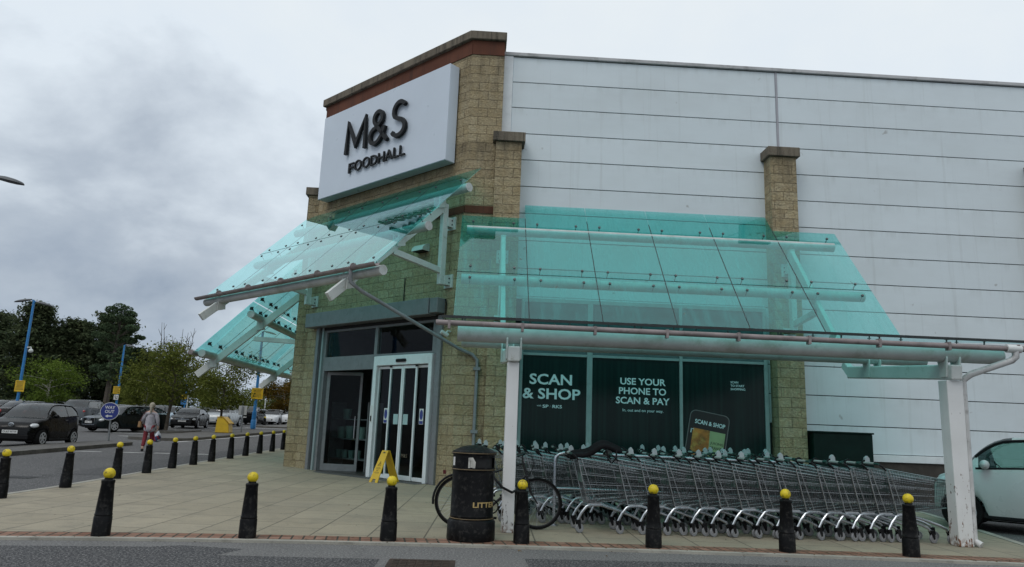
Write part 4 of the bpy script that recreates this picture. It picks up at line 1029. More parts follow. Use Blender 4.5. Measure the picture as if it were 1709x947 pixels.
mb.add([cyl((a, b_, 0), rad(255), R+0.001, 0.86) for a, b_ in P], [(0,1,2,3,4)]); mb.build('paper_sticker', simple('dirty_paper', (0.42,0.41,0.37), 0.7, var=0.3, scale=20), LB)
mb = MB(); mb.add([cyl((a, b_, 0), rad(196), R+0.001, 0.88) for a, b_ in ((0,0),(0.06,0),(0.06,0.1),(0,0.1))], [(0,1,2,3)]); mb.build('paper_sticker', PLATE, LB)

# ================================================================== SHOPPING TROLLEYS
def trolley(loc, rz, lab):
    o = dup(TR, loc, rz, lab)
    for ch in list(o.children):
        if ch.name.startswith('coin_lock') and random.random() < 0.45:
            for t_ in list(ch.children): bpy.data.objects.remove(t_)
    return o
def wires(mb, segs, r=0.0032):
    for a, b in segs: mb.tube([a, b], r, 4, cap=False)
def make_trolley():
    T = thing('shopping_trolley', 'x', 'trolley', (0,0,0), 0, 'shopping trolleys nested in the bay')
    def prof(s, z):            # s 0 rear..1 nose along the length, z 0 bottom..1 top
        xr = 0.17+(0.02-0.17)*z; xn = 0.93+(1.00-0.93)*z
        zr = 0.385+(0.985-0.385)*z; zn = 0.475+(0.845-0.475)*z
        w = (0.265+(0.0)*z)*(1-s)+(0.19+0.02*z)*s-0.03*(1-z)
        return (xr+(xn-xr)*s, w, zr+(zn-zr)*s)
    def P(s, z, sd): x, w, h = prof(s, z); return (x, w*sd, h)
    bas = MB(); W_ = []
    for sd in (-1, 1):
        for z in (0.2,0.42,0.64,0.84): W_.append((P(0,z,sd), P(1,z,sd)))
        for i in range(1, 24): s = i/24; W_.append((P(s,0,sd), P(s,1,sd)))
    for i in range(0, 15): s = i/14; W_.append((P(s,0,-1), P(s,0,1)))
    for i in range(1, 8):
        k = -1+2*i/8; a = P(0,0,1); b = P(1,0,1); W_.append(((a[0],a[1]*k,a[2]), (b[0],b[1]*k,b[2])))
        t0 = P(1,0,1); t1 = P(1,1,1); W_.append(((t0[0],t0[1]*k,t0[2]), (t1[0],t1[1]*k,t1[2])))
    for z in (0.25,0.5,0.75): W_.append((P(1,z,-1), P(1,z,1)))
    wires(bas, W_[0:4]+W_[27:31], 0.0046); sm_ = MB(); wires(sm_, W_[4:27]+W_[31:], 0.0024); sm_.build('side_mesh', simple('shaded_zinc_wire', (0.10,0.105,0.108), 0.5, metal=0.5, var=0.3), T, smooth=True)  # side mesh: same zinc wire, coloured darker for shade among nested baskets
    rim = [P(0,1,-1),P(1,1,-1),P(1,1,1),P(0,1,1)]
    bas.tube(rim, 0.0065, 6); bas.tube([P(0,0.92,-1),P(1,0.90,-1),P(1,0.90,1),P(0,0.92,1)], 0.004, 5)
    bas.tube([P(0,0,-1),P(1,0,-1),P(1,0,1),P(0,0,1)], 0.005, 6, closed=False)
    for sd in (-1, 1): bas.tube([P(0,0,sd),P(0,1.0,sd)], 0.0075, 6); bas.tube([P(0.14,0,sd),P(0.05,1.0,sd)], 0.006, 6)
    bas.build('basket', CHROME, T, smooth=True)
    gate = MB(); W_ = []
    for i in range(0, 11):
        k = -1+2*i/10; a = P(0,0.03,1); b = P(0,0.97,1); W_.append(((a[0]+0.012,a[1]*k*.97,a[2]), (b[0]+0.012,b[1]*k*.97,b[2])))
    for z in (0.03,0.3,0.6,0.97): a = P(0,z,1); W_.append(((a[0]+0.012,-a[1]*.97,a[2]), (a[0]+0.012,a[1]*.97,a[2])))
    wires(gate, W_, 0.0026); gate.build('rear_gate', MATS['shaded_zinc_wire'], T, smooth=True)  # gate takes the same wire colour with shade put in
    fl = MB().box(0.085,0.10,-0.19,0.19,0.66,0.86).build('child_seat_flap', simple('grey_green_plastic', (0.10,0.16,0.14), 0.5, var=0.2), T)
    ch = MB()
    for sd in (-1, 1):
        y = 0.235*sd
        ch.tube([(0.035,y,0.165),(0.085,y*.99,0.26),(0.155,y*.98,0.345),(0.21,y*.97,0.365),(0.36,y*.95,0.368),(0.60,y*.88,0.30),(0.80,y*.82,0.235),(0.885,y*.80,0.195),(0.92,y*.80,0.15)], 0.019, 8)
    ch.build('chassis', TUBEM, T, smooth=True)
    MB().tube([(0.21,-0.225,0.365),(0.21,0.225,0.365)], 0.012, 6).build('cross_bar', ALU, T, smooth=True)
    for sd in (-1, 1): MB().bar((0.17,0.215*sd,0.378),(0.36,0.215*sd,0.383),0.05,0.016).build('basket_clip', ALU, T)
    for x, y, a in ((0.04,-0.235,0.4),(0.04,0.235,-0.5),(0.925,-0.188,0.2),(0.925,0.188,-0.3)):
        rx = math.cos(a)*0.025; ry = math.sin(a)*0.025; r_ = 0.062
        M = Matrix.Translation((x+rx,y+ry,r_)) @ Matrix.Rotation(a, 4, 'Z') @ Matrix.Rotation(rad(90), 4, 'X')
        wh = MB(M).lathe([(0.030,-0.016),(r_-0.006,-0.016),(r_,-0.009),(r_,0.009),(r_-0.006,0.016),(0.030,0.016)], 16).build('castor_wheel', GREYRUB, T, smooth=True)
        MB(M).lathe([(0.0,-0.018),(0.032,-0.018),(0.032,0.018),(0.0,0.018)], 12).build('hub', simple('pale_hub', (0.3,0.3,0.3), 0.5), wh, smooth=True)
        fk = MB(Matrix.Translation((x,y,0)) @ Matrix.Rotation(a, 4, 'Z'))
        for s in (-0.022, 0.022): fk.prism([(-0.03,0.155),(0.03,0.155),(0.04,0.06),(0.012,0.05)], lambda p, q, t: (p,t,q), (s-0.002,s+0.002))
        fk.box(-0.03,0.03,-0.024,0.024,0.145,0.175); fk.build('castor_fork', BLACK, T)
    for sd in (-1, 1): MB().tube([(0.03,0.262*sd,0.96),(-0.03,0.262*sd,1.02),(-0.075,0.25*sd,1.045)], 0.013, 6).build('handle_bracket', BLACK, T, smooth=True)
    hd = MB().tube([(-0.075,-0.27,1.045),(-0.075,0.27,1.045)], 0.0165, 10).build('handle', simple('dark_green_handle', (0.008,0.045,0.035), 0.4), T, smooth=True)
    MB().tube([(-0.075,-0.16,1.045),(-0.075,0.16,1.045)], 0.0185, 10).build('handle_insert', simple('pale_handle_strip', (0.28,0.33,0.31), 0.5), hd, smooth=True)
    ck = MB().prism([(-0.115,1.03),(0.0,1.0),(0.01,1.05),(-0.05,1.095),(-0.09,1.075)], lambda p, q, t: (p, t, q), (0.10,0.15)).build('coin_lock', BLACK, T, bevel=0.004)
    MB().prism([(-0.065,1.06),(0.012,1.05),(0.005,1.11),(-0.022,1.145),(-0.055,1.12)], lambda p, q, t: (p, t, q), (0.098,0.152)).build('coin_tag', simple('white_tag', (0.36,0.42,0.43), 0.6), ck)
    return T
TR = make_trolley()
row1 = [0,.55,.86,1.20,1.56,1.84,2.13,2.46,2.74,3.03,3.33,3.58,3.80,4.06,4.31]
names = ['leftmost','second','third','fourth','fifth','sixth','seventh','eighth','ninth','tenth','eleventh','twelfth','thirteenth','fourteenth','rightmost']
TR.location = (1.43,10.40,0)
for i, dx in enumerate(row1):
    lab = f'wire shopping trolley, {names[i]}{"" if i in (0,14) else " from the left"} in the nearest nested row'
    if i == 0: TR['label'] = 'leftmost wire shopping trolley of the nearest row, a black cover over its handle'
    else: trolley((1.43+dx, 10.40+random.uniform(-.012,.012), 0), random.uniform(-.012,.012), lab)
for Y, x0, n, lab, dxm in ((11.32,0.42,15,'wire shopping trolley nested in the second row from the front',0.335),(12.28,0.25,15,'wire shopping trolley nested in the third row from the front',0.33),(13.24,0.15,17,'wire shopping trolley nested in the rearmost row by the window',0.33)):
    x = x0
    for i in range(n):
        trolley((x, Y+random.uniform(-.012,.012), 0), random.uniform(-.012,.012), lab); x += dxm*random.uniform(0.85,1.15)
# guard rail between the first rows
GR = thing('guard_rail', 'bent steel guard rail between the first two trolley rows', 'rail', (1.22,10.84,0))
MB().tube([(1.22,10.84,0),(1.22,10.84,0.90),(1.23,10.84,0.96),(1.27,10.84,1.0),(1.34,10.84,1.02),(4.5,10.84,1.0),(4.6,10.84,0.95),(4.62,10.84,0.0)], 0.024, 12).build('hoop', TUBEM, GR, smooth=True)
MB().tube([(1.22,10.84,0.52),(4.62,10.84,0.50)], 0.018, 10).build('lower_rail', TUBEM, GR, smooth=True)
for x in (1.22, 4.62): MB().lathe([(0.06,0),(0.06,0.012),(0.03,0.02)], 14, (x,10.84,0)).build('foot_plate', ALU, GR, smooth=True)
# black padded cover lying over the first trolley's handle
cv = MB(); prof = [(-0.10,1.03),(-0.02,1.075),(0.10,1.085),(0.20,1.11),(0.30,1.17),(0.40,1.215),(0.52,1.20),(0.60,1.165),(0.66,1.15)]
V = []; F = []; ny = 9
for i, (x, z) in enumerate(prof):
    for j in range(ny):
        y = (j/(ny-1)-0.5)*0.40
        V.append((1.43+x, 10.40+y+0.02*math.sin(i), z+0.02*math.cos(j*1.6+i*.4)-0.10*abs(j/(ny-1)-0.5)**2*2+(0.03 if i in (4,5) else 0)))
n = len(prof)
for i in range(n-1):
    for j in range(ny-1): F.append((i*ny+j, (i+1)*ny+j, (i+1)*ny+j+1, i*ny+j+1))
cv.add(V, F); cvo = cv.build('padded_cover', simple('black_quilted_fabric', (0.008,0.008,0.009), 0.8, var=0.3, bump=0.3, bscale=30, spec=0.1), smooth=True)
so = cvo.modifiers.new('solid', 'SOLIDIFY'); so.thickness = 0.07; ss = cvo.modifiers.new('sub', 'SUBSURF'); ss.levels = 1; ss.render_levels = 2
tag(cvo, 'black padded cover slung across the handle of the nearest leftmost trolley', 'cover')
MB().tube([(1.86,10.22,1.10),(1.88,10.20,0.98),(1.93,10.20,0.92),(1.99,10.2,1.0),(2.0,10.22,1.10)], 0.012, 6).build('strap', BLACK, cvo, smooth=True)

# ================================================================== BICYCLE
BK = thing('bicycle', 'black bicycle locked to the left white post behind the litter bin', 'bicycle', (0.40,10.36,0))
BY = 10.36; wr = 0.345; xr_, xf_ = -0.14, 0.93
def ring(cx_, r, tr, n=36): return MB().tube([(cx_+r*math.cos(2*math.pi*q/n), BY, wr+r*math.sin(2*math.pi*q/n)) for q in range(n)], tr, 8, closed=True)
FRM = simple('black_bike_frame', (0.012,0.012,0.013), 0.3, var=0.2)
for cx_ in (xr_, xf_):
    wh = ring(cx_, wr-0.018, 0.018).build('wheel', RUBBER, BK, smooth=True)
    ring(cx_, wr-0.042, 0.010).build('rim', simple('dark_rim', (0.05,0.05,0.052), 0.35, metal=0.6), wh, smooth=True)
    sp_ = MB()
    for q in range(28):
        a = 2*math.pi*q/28; sp_.tube([(cx_+0.02*math.cos(a+1.2), BY+0.03*(1 if q%2 else -1), wr+0.02*math.sin(a+1.2)), (cx_+(wr-.045)*math.cos(a), BY, wr+(wr-.045)*math.sin(a))], 0.0012, 3, cap=False)
    sp_.build('spokes', ALU, wh)
    MB().tube([(cx_,BY-0.05,wr),(cx_,BY+0.05,wr)], 0.022, 10).build('hub', ALU, wh, smooth=True)
bb = (0.30,BY,0.29); st = (0.16,BY,0.80); hd0 = (0.77,BY,0.72); hd1 = (0.72,BY,0.88)
fr_ = MB()
for a, b_, r in ((bb,st,0.017),(bb,hd0,0.019),((0.19,BY,0.70),hd1,0.016),(hd0,hd1,0.02)): fr_.tube([a,b_], r, 8)
for s in (-0.06,0.06): fr_.tube([(bb[0],BY+s*.5,bb[2]),(xr_,BY+s,wr)], 0.010, 6); fr_.tube([(0.18,BY+s*.3,0.72),(xr_,BY+s,wr)], 0.009, 6)
fr_.build('frame', FRM, BK, smooth=True)
fk = MB()
for s in (-0.055,0.055): fk.tube([(0.775,BY+s,0.70),(0.84,BY+s,0.48),(xf_,BY+s,wr)], [0.016,0.014,0.010], 8)
fk.tube([(0.775,BY-0.06,0.70),(0.775,BY+0.06,0.70)], 0.016, 8).build('fork', FRM, BK, smooth=True)
MB().tube([(0.72,BY,0.86),(0.70,BY,1.0),(0.74,BY,1.02)], 0.014, 8).tube([(0.62,BY-0.29,0.98),(0.72,BY-0.2,1.01),(0.745,BY,1.02),(0.72,BY+0.2,1.01),(0.62,BY+0.29,0.98)], 0.012, 8).build('handlebar', FRM, BK, smooth=True)
MB().tube([(0.72,BY-0.12,1.02),(0.82,BY-0.14,0.98),(0.86,BY-0.08,0.85),(0.80,BY,0.70)], 0.004, 5).tube([(0.72,BY+0.12,1.02),(0.84,BY+0.1,1.0),(0.88,BY+0.05,0.86),(0.80,BY,0.70)], 0.004, 5).build('brake_cable', BLACK, BK, smooth=True)
MB().tube([st,(0.14,BY,0.87)], 0.013, 8).build('seat_post', ALU, BK, smooth=True)
sd_ = MB(); P = [(-0.14,0.07),(-0.10,0.085),(0.0,0.05),(0.13,0.02),(0.15,0.0),(0.13,-0.02),(0.0,-0.05),(-0.10,-0.085),(-0.14,-0.07)]
sd_.prism(P, lambda a, b_, t: (0.13+a, BY+b_, 0.90+t-a*0.1), (-0.03,0.03)); sd_.build('saddle', BLACK, BK, bevel=0.015, seg=2)
for side_ in (-1, 1):
    MB().tube([(0.30,BY,0.29),(0.30+0.02*side_,BY+0.07*side_,0.29-0.16*side_)], 0.010, 6).box(0.26+0.02*side_,0.36+0.02*side_,BY+(0.07 if side_ > 0 else -0.16),BY+(0.16 if side_ > 0 else -0.07),0.27-0.16*side_,0.295-0.16*side_).build('crank', BLACK, BK)
MB().tube([(0.30+0.09*math.cos(2*math.pi*q/20),BY-0.045,0.29+0.09*math.sin(2*math.pi*q/20)) for q in range(20)], 0.010, 5, closed=True).build('chainring', BLACK, BK, smooth=True)
mg = MB(); Q = [(xr_+(wr+0.02)*math.cos(rad(a)), wr+(wr+0.02)*math.sin(rad(a))) for a in range(20,200,12)]
mg.tube([(a,BY,b_) for a, b_ in Q], 0.016, 6); mg.build('mudguard', BLACK, BK, smooth=True)
MB().box(-0.385,-0.345,BY-0.025,BY+0.025,0.70,0.75).build('rear_light', simple('red_reflector', (0.09,0.008,0.01), 0.4), BK)
MB().tube([(0.28,BY-0.03,0.74),(0.25,10.20,0.80),(0.30,10.0,0.70),(0.42,9.90,0.58),(0.55,9.89,0.52),(0.62,9.95,0.55),(0.63,10.15,0.6),(0.55,BY,0.66)], 0.017, 8).build('cable_lock', BLACK, BK, smooth=True)

# ================================================================== WET FLOOR SIGN
WS = thing('wet_floor_sign', 'yellow folding wet floor sign standing before the white sliding doors', 'floor sign', (-2.02,17.72,0))
e1 = Vector((math.cos(rad(46)), math.sin(rad(46)), 0)); e2 = Vector((-e1.y, e1.x, 0)); c0_ = Vector((-2.02,17.66,0))
for s, nm in ((-1,'front_panel'),(1,'back_panel')):
    def fn(a, b_, t, s=s): return c0_ + e1*(s*(0.02+0.30*(1-b_/0.72))) + e2*a + Vector((0,0,b_)) + e1*(s*t)
    P = [(-0.15,0),(-0.11,0.72),(0.11,0.72),(0.15,0),(0.07,0),(0.05,0.075),(-0.05,0.075),(-0.07,0)]
    pn = MB().prism(P, fn, (-0.01,0.01)).build(nm, YSIGN, WS)
    if s == -1:
        Bk = simple('dark_print_on_sign', (0.05,0.035,0.01), 0.5)
        def fq(x, y): return fn(-x, y, 0.0115)
        for tri in ([(-0.055,0.37),(0.055,0.37),(0.0,0.47)],): 
            for i in range(3):
                a, b_ = tri[i], tri[(i+1)%3]; MB().tube([fq(*a), fq(*b_)], 0.005, 4).build('printed_mark', Bk, pn)
        MB().tube([fq(-0.02,0.385),fq(0.0,0.41),fq(0.01,0.435)], 0.006, 4).build('printed_mark', Bk, pn)
        Mx = Matrix.Identity(4)
        for body, zb in (('CAUTION',0.30),('WET',0.25),('FLOOR',0.20)):
            text('printed_lettering', body, Mx, 0.15 if len(body) > 3 else 0.08, Bk, pn, 0, 0.01, 0.035, bend=lambda p, zb=zb, hw=(0.075 if len(body) > 3 else 0.04): fq(p[0]-hw, zb+p[1]))
        MB().prism([(-0.035,0.655),(0.035,0.655),(0.035,0.685),(-0.035,0.685)], fn, (0.011,0.0125)).build('hand_slot', Bk, pn)

# ================================================================== CARS
def hermite(pts, x):
    if x <= pts[0][0]: return pts[0][1]
    for (a, b), (c, d) in zip(pts, pts[1:]):
        if x <= c:
            t = (x-a)/(c-a); t = t*t*(3-2*t)*0.5+t*0.5
            return b+(d-b)*t
    return pts[-1][1]
def lin(pts, x):
    if x <= pts[0][0]: return pts[0][1]
    for (a, b), (c, d) in zip(pts, pts[1:]):
        if x <= c: return b+(d-b)*(x-a)/(c-a)
    return pts[-1][1]
CARP = {
 # L, W, wheel radius, front axle, rear axle (from the nose), hood/belt line, cabin (base screen, roof front, roof rear, tail base), heights
 'city':   dict(L=3.0, W=1.68, r=0.295, xa=0.52, xb=2.52, belt=[(0,0.62),(0.12,0.78),(0.5,0.92),(0.85,0.985),(1.6,1.02),(2.6,1.08),(2.95,1.05),(3.0,0.8)], cab=(0.66,1.38,2.45,2.93), roof=1.50, pill=(1.98,2.06), doors=1),
 'mini':   dict(L=2.78, W=1.68, r=0.295, xa=0.42, xb=2.32, belt=[(0,0.66),(0.10,0.82),(0.4,0.93),(0.65,0.985),(1.4,1.02),(2.4,1.08),(2.73,1.05),(2.78,0.8)], cab=(0.46,1.16,2.23,2.71), roof=1.50, pill=(1.80,1.88), doors=1),
 'hatch':  dict(L=4.05, W=1.74, r=0.31, xa=0.80, xb=3.30, belt=[(0,0.55),(0.10,0.72),(0.5,0.86),(1.1,0.95),(2.0,0.97),(3.4,1.02),(3.95,1.0),(4.05,0.75)], cab=(0.98,1.75,3.2,3.95), roof=1.47, pill=(2.25,2.34), doors=2),
 'estate': dict(L=4.60, W=1.78, r=0.32, xa=0.88, xb=3.55, belt=[(0,0.52),(0.08,0.68),(0.5,0.80),(1.25,0.92),(2.2,0.93),(4.0,0.99),(4.5,0.97),(4.6,0.75)], cab=(1.22,2.02,3.75,4.50), roof=1.43, pill=(2.45,2.53), doors=2),
 'saloon': dict(L=4.45, W=1.79, r=0.32, xa=0.86, xb=3.55, belt=[(0,0.52),(0.08,0.68),(0.5,0.82),(1.25,0.93),(2.2,0.95),(3.6,1.0),(4.35,0.99),(4.45,0.75)], cab=(1.22,2.0,3.1,4.0), roof=1.42, pill=(2.4,2.48), doors=2),
 'suv':    dict(L=4.45, W=1.84, r=0.35, xa=0.88, xb=3.50, belt=[(0,0.62),(0.08,0.82),(0.5,0.97),(1.15,1.06),(2.2,1.08),(3.9,1.13),(4.37,1.10),(4.45,0.85)], cab=(1.12,1.75,3.75,4.36), roof=1.66, pill=(2.35,2.44), doors=2),
}
PAINT = {}
def paint(name, col, rough=0.28, metal=0.0):
    return simple('car_paint_'+name, col, rough, metal, var=0.05, scale=1.2, spec=0.12, coat=0.22)
HEADL = simple('headlight_glass', (0.52,0.54,0.55), 0.15, var=0.25, scale=14, coat=0.8)
TAILL = simple('tail_light_red', (0.28,0.012,0.012), 0.2, coat=0.8)
RIMM = simple('alloy_rim', (0.42,0.43,0.45), 0.35, var=0.15)
TRIM = simple('black_car_trim', (0.007,0.007,0.008), 0.6, spec=0.15)
def make_car(kind, mat, label, plate=None, detail=True, group='parked cars', glass=None):
    c = CARP[kind]; L, Wd, r, xa, xb = c['L'], c['W'], c['r'], c['xa'], c['xb']; hw = Wd/2
    x0, x1, x2, x3 = c['cab']; RH = c['roof']
    car = thing('parked_car', label, 'car', (0,0,0), 0, group)
    st = sorted(set([0,0.03,0.09,0.18,0.3,0.42] + [xa+k*r*1.12 for k in (-1,-.92,-.7,-.35,0,.35,.7,.92,1)] + [xb+k*r*1.12 for k in (-1,-.92,-.7,-.35,0,.35,.7,.92,1)]
        + [x0, x0+(x1-x0)*.17, x0+(x1-x0)*.33, x0+(x1-x0)*.5, x0+(x1-x0)*.66, x0+(x1-x0)*.83, x1, x1+.12, x1+.3, (x1+x2)/2, x2, x2+(x3-x2)*.33, x2+(x3-x2)*.66, x3, c['pill'][0], c['pill'][1], L-0.3, L-0.14, L-0.05, L]))
    st = [s for i, s in enumerate(st) if i == 0 or s-st[i-1] > 0.012]
    def zb(x):
        z = 0.20+0.10*max(0, 1-x/0.35)**2+0.12*max(0, 1-(L-x)/0.35)**2
        for w in (xa, xb):
            d = abs(x-w)
            if d < r*1.125: z = max(z, r+math.sqrt(max(0, (r*1.13)**2-d*d)))
        return z
    def wid(x): return hw*(1-0.30*max(0,1-x/0.55)**2.2-0.20*max(0,1-(L-x)/0.45)**2.2)
    def roofz(x): return lin([(x0,0)]+[(x0+(x1-x0)*q/8, .965*math.sin(math.pi/2*(q/8)**.92)) for q in range(1,9)]+[(x1+.12,.985),(x1+.3,1.0),((x1+x2)/2,1.0),(x2,.95),(x2+(x3-x2)*.33,.74),(x2+(x3-x2)*.66,.42),(x3,0)], x)
    rows = []
    for x in st:
        b = zb(x); w = wid(x); sh = hermite(c['belt'], x); k = roofz(x) if x0 < x < x3 else 0.0
        top = sh+(RH-sh)*k; zm = min(max(b+0.12, 0.52), sh-0.06)
        b = min(b, sh-0.10)
        wt_ = w*(0.93-0.20*k)
        rows.append([(w*0.96,b),(w*0.995,b+(zm-b)*.45),(w,zm),(w*0.985,sh-0.07),(w*0.95,sh),(wt_,max(sh+0.012,top-0.055)),(wt_*0.86,max(sh+0.03,top)),(0,max(sh+0.045,top+0.02))])
    def pt(i, j, sd): w, z = rows[i][j]; return (st[i]-L/2, sd*w, z)
    body = MB(); win = {'windscreen': MB(), 'rear_window': MB(), 'side_window': [MB(), MB(), MB(), MB()]}
    def inwin(x, a, b): return a-1e-6 <= x <= b+1e-6
    p0, p1 = c['pill']
    for i in range(len(st)-1):
        xa_, xb_ = st[i], st[i+1]
        for sd in (1, -1):
            for j in range(7):
                q = [pt(i,j,sd), pt(i+1,j,sd), pt(i+1,j+1,sd), pt(i,j+1,sd)]
                if sd < 0: q = q[::-1]
                tgt = body
                if j == 4 and xa_ >= x0+(x1-x0)*.33-1e-6 and xb_ <= x3-(x3-x2)*.33+1e-6:
                    if not (xa_ >= p0-1e-6 and xb_ <= p1+1e-6) and not (xb_ > x2 and xa_ >= x2-1e-6 and kind in ('saloon',) and xa_ > x2+0.3):
                        tgt = win['side_window'][(0 if xb_ <= p0+1e-6 else 1)+(0 if sd > 0 else 2)]
                if j in (5, 6) and xa_ >= x0-1e-6 and xb_ <= x1+1e-6: tgt = win['windscreen']
                if j in (5, 6) and xa_ >= x2-1e-6 and xb_ <= x3+1e-6: tgt = win['rear_window']
                tgt.add(q, [(0,1,2,3)])
    # nose and tail caps
    for i in (0, len(st)-1):
        V = [pt(i,j,1) for j in range(8)]+[pt(i,j,-1) for j in range(6,-1,-1)]
        body.add(V, [tuple(range(len(V)))])
    bo = body.build('body', mat, car, smooth=True)
    gm = glass or CARGLASS
    win['windscreen'].build('windscreen', gm, car, smooth=True); win['rear_window'].build('rear_window', gm, car, smooth=True)
    for m in win['side_window']:
        if m.v: m.build('side_window', gm, car, smooth=True)
    # dark cabin and floor
    MB().box(x0+.35-L/2,x3-.35-L/2,-hw*.72,hw*.72,0.25,0.86).box(0.3-L/2,L-0.3-L/2,-hw*.9,hw*.9,0.22,0.30).build('cabin_tub', DARK, car)
    for s in (-0.36,0.36):
        sx = x1+0.25-L/2
        MB().box(sx,sx+0.14,s-0.22,s+0.22,0.8,1.14).box(sx+0.02,sx+0.12,s-0.12,s+0.12,1.15,1.30).build('seat', TRIM, car, bevel=0.03, seg=2)
    for wx in (xa, xb):
        for sd in (-1, 1):
            y = sd*(hw-0.10)
            M = Matrix.Translation((wx-L/2, y, r)) @ Matrix.Rotation(rad(90), 4, 'X')
            wh = MB(M).lathe([(r*.60,-0.095),(r*.93,-0.095),(r,-0.07),(r,0.07),(r*.93,0.095),(r*.60,0.095),(r*.60,-0.095)], 24, cap=False).lathe([(0,-.02),(r*.6,-.02),(r*.6,.02),(0,.02)],16,cap=False).build('wheel', RUBBER, car, smooth=True)
            t0 = -0.08*sd if True else 0
            rm = MB(M)
            rm.lathe([(r*.54,0.098),(r*.68,0.099),(r*.70,0.09)], 24, cap=False).lathe([(r*.54,-0.098),(r*.68,-0.099),(r*.70,-0.09)], 24, cap=False)
            for k in range(6):
                a = 2*math.pi*k/6
                for z in (0.092,-0.092):
                    d = (math.cos(a), math.sin(a)); n_ = (-d[1], d[0])
                    rm.add([(d[0]*0.03+n_[0]*.03, d[1]*0.03+n_[1]*.03, z),(d[0]*0.03-n_[0]*.03, d[1]*0.03-n_[1]*.03, z),(d[0]*r*.60-n_[0]*.035, d[1]*r*.60-n_[1]*.035, z),(d[0]*r*.60+n_[0]*.035, d[1]*r*.60+n_[1]*.035, z)], [(0,1,2,3)])
            rm.lathe([(0,0.098),(0.06,0.094),(0.06,-0.094),(0,-0.098)], 10); rm.build('rim', RIMM, wh)
    MB().box(0.3-L/2,L-.3-L/2,-hw+.24,hw-.24,0.16,0.24).build('underbody', DARK, car)
    if not detail: 
        for sd in (-1, 1): MB().ball((0.16-L/2,sd*hw*.62,hermite(c['belt'],.16)-.07), 1, 10, 6, (0.13,0.17,0.08)).build('headlight', HEADL, car, smooth=True); MB().ball((L-.10-L/2,sd*hw*.72,0.86), 1, 8, 6, (0.08,0.12,0.09)).build('tail_light', TAILL, car, smooth=True)
        MB().box(-L/2-0.012,-L/2+0.05,-0.38,0.38,0.40,0.52).build('grille', TRIM, car, bevel=0.01); MB().box(-L/2-0.02,-L/2-0.013,-0.26,0.26,0.42,0.51).build('number_plate', PLATE, car)
        MB().box(L/2,L/2+0.012,-0.26,0.26,0.62,0.72).build('number_plate', PLATE, car)
        return car
    for sd in (-1, 1):
        z = hermite(c['belt'],.2)
        MB(Matrix.Translation((0.24-L/2,sd*wid(.24)*.80,z-.075)) @ Matrix.Rotation(rad(-sd*32),4,'Z') @ Matrix.Rotation(rad(-14),4,'Y')).ball((0,0,0), 1, 16, 10, (0.20,0.17,0.095)).build('headlight', HEADL, car, smooth=True)
        MB().ball((L-.07-L/2,sd*hw*.72,0.88), 1, 12, 8, (0.08,0.11,0.12)).build('tail_light', TAILL, car, smooth=True)
        mx_ = x0+(x1-x0)*.48-L/2
        MB().ball((mx_,sd*(hw+0.08),hermite(c['belt'],x0+.4)+0.06), 1, 12, 8, (0.07,0.10,0.075)).tube([(mx_,sd*hw*.88,hermite(c['belt'],x0+.4)+0.01),(mx_,sd*(hw+.05),hermite(c['belt'],x0+.4)+0.05)], 0.02, 6).build('wing_mirror', mat, car, smooth=True)
        hx = [p0-0.22]+([p1+(x2-p1)*.7] if c['doors'] > 1 else [])
        for h in hx: MB().tube([(h-L/2,sd*(hw*.99+0.006),hermite(c['belt'],h)-.12),(h+.19-L/2,sd*(hw*.99+0.006),hermite(c['belt'],h)-.115)], 0.018, 8).build('door_handle', mat, car, smooth=True)
        sx_ = [x0+.12, p0+.03]+([x2+.05] if c['doors'] > 1 else [])
        for h in sx_:
            MB().tube([(h-L/2,sd*(wid(h)*.995+.0015),0.32),(h-L/2+.01,sd*(wid(h)+.0015),0.55),(h-L/2+.03,sd*(wid(h)*.985+.0015),hermite(c['belt'],h)-.07)], 0.005, 4).build('door_seam', DARK, car)
        MB().tube([(xa+r*1.2-L/2,sd*hw*.985,0.235),(xb-r*1.2-L/2,sd*hw*.985,0.235)], 0.03, 6).build('sill', TRIM, car, smooth=True)
        # dark window surround
        F_ = []
        for x in [s for s in st if x0+(x1-x0)*.2 <= s <= x3-(x3-x2)*.2]:
            k = roofz(x); w = wid(x); sh = hermite(c['belt'], x); F_.append((x-L/2, sd*(w*(0.93-0.20*k)+.004), max(sh+0.012, sh+(RH-sh)*k-0.05)))
        MB().tube(F_, 0.022, 6).build('window_surround', TRIM, car, smooth=True)
        MB().tube([(s-L/2, sd*(wid(s)*.95+.004), hermite(c['belt'],s)) for s in st if x0+.15 <= s <= x3-.15], 0.016, 6).build('waist_trim', TRIM, car, smooth=True)
    return car
